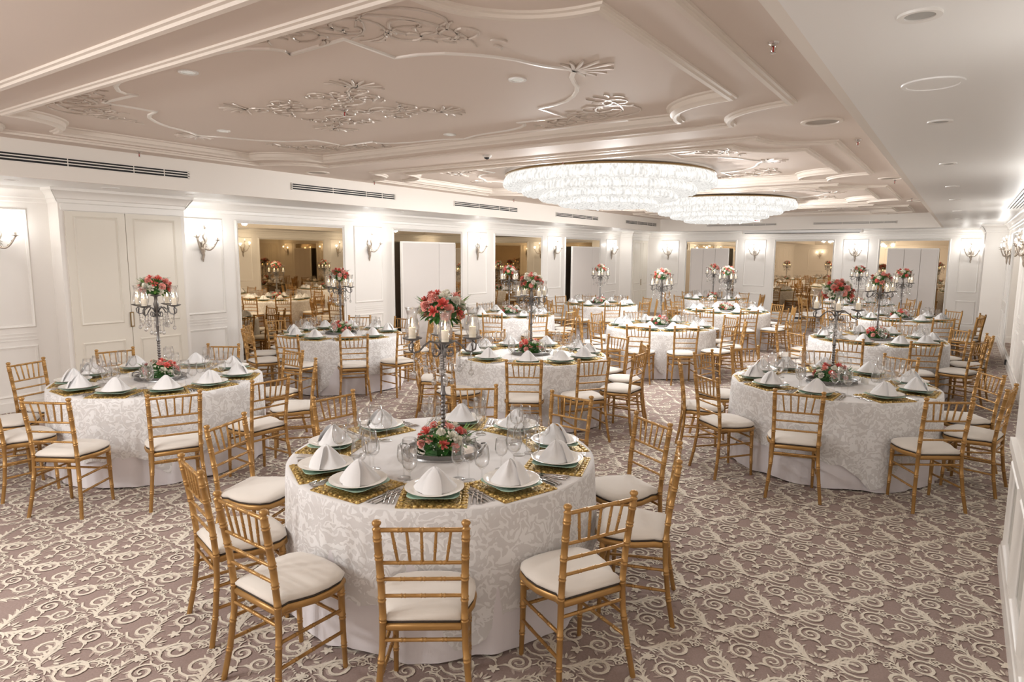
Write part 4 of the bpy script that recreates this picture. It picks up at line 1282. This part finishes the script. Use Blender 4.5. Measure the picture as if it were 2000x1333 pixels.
def make_flowers(name, R, flat, zmin, count, seed, br, drop=0.0):
    rnd = random.Random(seed)
    root = empty(name, '-', 'flower arrangement')
    fo = link('foliage', foliage_mesh(R, flat, seed, -.75 if zmin < 0 else -.1, drop), root); fo['kind'] = 'stuff'
    bb = link('babys_breath', breath_mesh(R, flat, seed), root); bb['kind'] = 'stuff'; bb['label'] = 'tiny white filler blossoms'
    for i in range(7):
        a = rnd.uniform(0, 6.28); el_ = rnd.uniform(-.1, .7) if zmin < 0 else rnd.uniform(.1, .8)
        rr = MB()
        base = Vector((R*.8*cos(a), R*.8*sin(a), R*flat*.5*el_))
        for q in range(5):
            d = Vector((cos(a+(q-2)*.33), sin(a+(q-2)*.33), el_+.12*(q % 2))).normalized()
            L = R*rnd.uniform(.55, .85); s_ = d.cross(Vector((0, 0, 1))).normalized()*L*.10
            o0 = len(rr.v)
            rr.add([tuple(base), tuple(base+d*L*.4+s_), tuple(base+d*L), tuple(base+d*L*.4-s_)], [(0, 1, 2, 3)])
        link('leaf_sprig', rr.mesh('leaf_sprig', 'leaf2' if i % 2 else 'leaf', False), root)
    pal = ['coral', 'pink', 'ivory', 'coral', 'ivory', 'pink', 'coral', 'ivory', 'pink', 'ivory']
    names = {'coral': 'coral red bloom', 'pink': 'salmon pink bloom', 'red': 'deep red bloom', 'ivory': 'ivory white bloom'}
    for i in range(count):
        zz = zmin+(1-zmin)*(i+.5)/count
        a = i*2.39996+rnd.uniform(-.2, .2)
        q = sqrt(max(0, 1-zz*zz))
        n_ = Vector((q*cos(a), q*sin(a), zz))
        colr = pal[(i*7+seed) % 10]
        kind_ = (i+seed) % 2
        o = link('carnation' if kind_ else 'rose', ROSE[colr][kind_], root)
        o['label'] = names[colr]
        rb = br*rnd.uniform(.85, 1.15)
        o.scale = (rb, rb, rb*.95)
        o.location = (n_.x*R*.98, n_.y*R*.98, n_.z*R*flat*.98)
        o.rotation_mode = 'QUATERNION'
        o.rotation_quaternion = Vector((0, 0, 1)).rotation_difference(Vector((n_.x, n_.y, n_.z+.35)))
    return root
FB = [Proto(make_flowers('flower_ball', .122, .80, -.45, 26, s_, .032, .6)) for s_ in (1, 2, 3)]
FC = [Proto(make_flowers('flower_centrepiece', .150, .80, .05, 24, s_, .032)) for s_ in (4, 5, 6)]

# ------------------------------------------------------------------ tray, candelabra, hurricane lamps
def make_tray():
    root = empty('mirror_tray', '-', 'tray')
    A, B = .225, .185
    def el(s_, z, n=56, wob=0): return [((A*s_)*cos(2*pi*i/n)*(1+wob*abs(sin(pi*i/n*14))), (B*s_)*sin(2*pi*i/n)*(1+wob*abs(sin(pi*i/n*14))), z) for i in range(n)]
    rr = MB(); rr.rings([el(.97, .012), el(1.02, .014), el(1.03, .026), el(1.05, .036), el(1.03, .039), el(1.0, .036), el(.985, .022)])
    rr.rings([el(1.03, .012, wob=.0), el(1.045, .002, wob=.012), el(1.03, .0), el(1.01, .012)])
    link('gallery_rim', rr.mesh('gallery_rim', 'traysilver', True, 60), root)
    rr = MB(); n = 56; rr.add(el(.985, .020), [tuple(range(n))]); rr.add(el(.985, .012), [tuple(range(n-1, -1, -1))])
    link('mirror_base', rr.mesh('mirror_base', 'traymirror', False), root)
    for i in range(4):
        a = pi/4+i*pi/2
        rr = MB(); rr.ball((A*.97*cos(a), B*.97*sin(a), .008), .012, 8, 5, .8)
        link('foot', rr.mesh('foot', 'traysilver'), root)
    for s_ in (1, -1):
        rr = MB(); rr.tube([(s_*(A*1.02+.028*sin(pi*i/10)), -.075+.015*i, .036+.022*sin(pi*i/10)) for i in range(11)], .005, 7)
        link('handle', rr.mesh('handle', 'traysilver'), root)
    return root
TRAY = Proto(make_tray())
AR, AZ = .178, 1.455
def make_candelabra():
    root = empty('candelabra', '-', 'candelabra')
    prof = [(.06, .0), (.062, .006), (.03, .016), (.018, .03), (.014, .06), (.020, .10), (.016, .12)]
    z = .12
    for i in range(9): prof += [(.0105, z), (.0165, z+.011), (.0105, z+.022)]; z += .024
    prof += [(.020, z+.01), (.013, z+.03), (.012, .46), (.016, .48), (.012, .50), (.015, .62), (.019, .66), (.024, .69), (.016, .72), (.014, .755), (.020, .765), (.045, .772), (.048, .778), (.001, .778)]
    rr = MB(); rr.lathe([(r_, zz+.0) for r_, zz in prof], 14)
    pole = link('pole', rr.mesh('pole', 'pewter', True, 50), root)
    rnd = random.Random(5)
    for i in range(4):
        a = i*pi/2
        def Pt(r_, zz, b_=0): return (r_*cos(a)-b_*sin(a), r_*sin(a)+b_*cos(a), zz)
        rr = MB()
        # double scroll arm
        pts = [(.012, .60), (.03, .575), (.055, .578), (.062, .60), (.05, .62), (.035, .612), (.04, .598)]
        rr.tube([Pt(x, z_) for x, z_ in pts], .0055, 6)
        pts = [(.014, .615), (.04, .655), (.075, .665), (.11, .640), (.14, .605), (.17, .598), (.195, .615), (.20, .645), (.185, .660), (.17, .65), (.172, .635)]
        rr.tube([Pt(x, z_) for x, z_ in pts], [.006, .0065, .0065, .006, .006, .006, .006, .0055, .005, .0045, .003], 6)
        rr.tube([Pt(AR, .60), Pt(AR, .678)], .006, 6)
        arm = link('arm', rr.mesh('arm', 'pewter'), root)
        rr = MB(); rr.lathe([(.006, .668), (.03, .674), (.056, .684), (.060, .690), (.056, .691), (.03, .681), (.001, .679)], 20, Pt(AR, 0))
        link('candle_dish', rr.mesh('candle_dish', 'pewter', True, 50), arm)
        # hanging crystal strands
        for (x, b_, z1, n_) in ((.17, 0, .59, 7), (.055, .01, .57, 9), (.10, -.015, .60, 6)):
            rr = MB()
            zz = z1
            for q in range(n_):
                rr.ball(Pt(x, zz, b_), .0070, 6, 4); zz -= .0150
            rr.ball(Pt(x, zz-.013, b_), .0165, 8, 6, 1.25)
            st = link('crystal_strand', rr.mesh('crystal_strand', 'crystal'), arm)
        # swag to the next arm
        rr = MB()
        a2 = a+pi/2
        for q in range(13):
            t_ = q/12
            x = (.17*cos(a))*(1-t_)+(.17*cos(a2))*t_; y = (.17*sin(a))*(1-t_)+(.17*sin(a2))*t_
            rr.ball((x, y, .585-.085*sin(pi*t_)), .0068, 6, 4)
        link('crystal_swag', rr.mesh('crystal_swag', 'crystal'), root)
    return root
CAN = Proto(make_candelabra())
def make_candle():
    root = empty('pillar_candle', '-', 'candle')
    rr = MB(); rr.lathe([(.001, 0), (.021, 0), (.021, .068), (.019, .070), (.012, .066), (.001, .065)], 16); link('wax_body', rr.mesh('wax_body', 'wax', True, 50), root)
    rr = MB(); rr.tube([(0, 0, .064), (.001, 0, .074)], .0012, 5); w_ = link('wick', rr.mesh('wick', 'black'), root)
    rr = MB(); rr.lathe([(.001, .072), (.0055, .080), (.0060, .088), (.0035, .100), (.0005, .112)], 8); link('flame', rr.mesh('flame', 'flame'), root)
    return root
CDL = Proto(make_candle())
rr = MB()
def hmod(r_, z_, a, k_): return (r_*(1+.05*sin(a*8)*(1 if z_ > .15 else 0)), z_+(.003*sin(a*8) if z_ > .16 else 0))
rr.lathe([(.030, 0), (.032, .01), (.041, .04), (.043, .065), (.036, .10), (.028, .13), (.031, .155), (.041, .178), (.040, .178), (.030, .155), (.0265, .13), (.0345, .10), (.0415, .065), (.0395, .04), (.030, .01)], 24, mod=hmod)
HG_ = link('hurricane_glass', rr.mesh('hurricane_glass', 'etched', True)); tag(HG_, '-', 'glass lamp shade')
HG = Proto(HG_)
rr = MB(); rr.lathe([(.001, 0), (.019, 0), (.021, .01), (.019, .04), (.014, .052), (.001, .056)], 16)
SH_ = link('salt_shaker', rr.mesh('salt_shaker', 'china', True, 50)); tag(SH_, '-', 'shaker'); SH = Proto(SH_)

# ------------------------------------------------------------------ lay the room
ARMROT = {0: 45, 1: 30, 2: 12, 3: 62, 4: 20, 5: 50, 6: 35, 7: 70, 8: 15, 9: 40, 10: 58, 11: 25, 12: 80}
SIDE = ['near side', 'right side', 'far side', 'left side']
for ti, (tn, (cx, cyy), chairs, near) in enumerate(TAB):
    rnd = random.Random(100+ti)
    t = empty('round_table', 'round banquet table hidden under cloths, the %s' % tn, 'table', 'round banquet tables', (cx, cyy, 0))
    link('tabletop', T_TOP, t); link('pedestal', T_PED, t)
    a_ = link('tablecloth', CL_U[ti % 3], None, (cx, cyy, 0), rnd.uniform(0, 6)); tag(a_, 'pale floor length underlay cloth of the %s' % tn, 'tablecloth', 'floor length underlay cloths')
    a_ = link('lace_overlay', CL_L[ti % 3], None, (cx, cyy, 0), (radians(-44) if ti == 0 else rnd.uniform(0, 6))); tag(a_, 'white floral lace overlay cloth draped over the %s' % tn, 'tablecloth', 'lace overlay cloths')
    cl = clocks([q[0] for q in chairs])
    ZT = .7615
    for ci_, (az, rr_, nrm) in enumerate(chairs):
        ar = radians(az)
        rr_ = max(rr_, 1.375)
        bx_, by_ = cx+rr_*cos(ar), cyy+rr_*sin(ar)
        if nrm is None: nrm = az+rnd.uniform(-5, 5)
        fa = radians(nrm)+pi           # facing direction
        lx, ly = bx_+.224*cos(fa), by_+.224*sin(fa)
        (CH_FULL if near else CH_LITE).put((lx, ly, 0), fa-pi/2, 'gold bamboo style chair with ivory cushion, %s o\'clock seat of the %s' % (cl[ci_], tn), 'chairs at the %s' % tn)
        # setting: local +y points to the table centre
        rz = ar+pi/2
        R_ = .705
        px, py = cx+R_*cos(ar), cyy+R_*sin(ar)
        def L2(u_, v_):   # u to the right of the diner, v towards the centre
            return (px-v_*cos(ar)-u_*sin(ar)*-1*-1, py-v_*sin(ar)+u_*cos(ar))
        wh = '%s o\'clock place of the %s' % (cl[ci_], tn)
        ex = rnd.uniform(-.04, .04)
        protos['mat'].put((px, py, ZT), rz+ex, 'square gold relief placemat, ' + wh, 'gold placemats')
        protos['charger'].put((px, py, ZT+.010), rz+ex, 'rounded square mint green under plate, ' + wh, 'mint under plates')
        protos['plate'].put((px, py, ZT+.0245), rz, 'round white dinner plate, ' + wh, 'white dinner plates')
        protos['napkin'].put((px, py, ZT+.031), rz+rnd.uniform(-.5, .5), 'white peaked folded napkin on the plate, ' + wh, 'folded white napkins')
        gl = [('g1', .165, .20, 'tallest'), ('g2', .225, .135, 'middle sized')]
        if ti < 3: gl.append(('g3', .10, .25, 'smallest'))
        for gk, u_, v_, gn in gl:
            x, y = L2(u_+rnd.uniform(-.012, .012), v_+rnd.uniform(-.012, .012))
            protos[gk].put((x, y, ZT), rnd.uniform(0, 6), '%s stemmed wine glass, %s' % (gn, wh), 'stemmed wine glasses')
        nf = 3 if ti == 0 else (2 if ti < 4 else 1)
        for q in range(nf):
            nm_ = ('inner', 'second', 'third')[q] if nf > 1 else 'only'
            x, y = L2(-.192-.024*q, -.01+.004*q)
            protos['fork'].put((x, y, ZT), rz+rnd.uniform(-.05, .05), '%s silver fork, %s' % (nm_, wh), 'silver forks')
            x, y = L2(.192+.022*q, -.015+.004*q)
            protos['knife'].put((x, y, ZT), rz+rnd.uniform(-.04, .04), '%s silver knife, %s' % (nm_, wh), 'silver knives')
    # centre
    rz = radians(ARMROT[ti])
    TRAY.put((cx, cyy, ZT), yaw+rnd.uniform(-.25, .25), 'oval silver mirror tray in the middle of the %s' % tn, 'oval mirror trays')
    zb = ZT+.0205
    FC[ti % 3].put((cx, cyy, zb+.038), rnd.uniform(0, 6), 'low coral and ivory flower cushion on the tray of the %s' % tn, 'low flower cushions')
    CAN.put((cx, cyy, zb), rz, 'tall grey candelabra with crystal drops on the %s' % tn, 'candelabras')
    FB[ti % 3].put((cx, cyy, zb+.778+.078), rnd.uniform(0, 6), 'coral and ivory flower ball atop the candelabra of the %s' % tn, 'flower balls')
    # order the four arms as the camera sees them
    tips = []
    for i in range(4):
        a = rz+i*pi/2
        x, y = cx+AR*cos(a), cyy+AR*sin(a)
        tips.append((x*rt.x+y*rt.y, x*fw.x+y*fw.y, x, y))
    byx = sorted(tips)
    mids = sorted(byx[1:3], key=lambda q: q[1])
    names_ = {byx[0]: 'left arm', byx[3]: 'right arm', mids[0]: 'front arm', mids[1]: 'rear arm'}
    for q in tips:
        CDL.put((q[2], q[3], zb+.681), rnd.uniform(0, 6), 'lit pillar candle on the %s of the %s candelabra' % (names_[q], tn), 'lit pillar candles')
        HG.put((q[2], q[3], zb+.688), rnd.uniform(0, 6), 'clear hurricane glass on the %s of the %s candelabra' % (names_[q], tn), 'hurricane glasses')
    if ti < 6: light('candle_light', 'POINT', (cx, cyy, zb+.86), P_CANDLE*4, (1, .65, .3), shadow_soft_size=.05)
    if ti in (1, 2, 3):
        ca = {1: 195, 2: 20, 3: 15}[ti]
        for q, nm_ in ((0, 'one'), (1, 'other')):
            a = radians(ca+14*q)
            SH.put((cx+.30*cos(a), cyy+.30*sin(a), ZT), 0, 'white china shaker beside the tray of the %s, the %s of two' % (tn, ('left' if q else 'right')), 'white shakers')
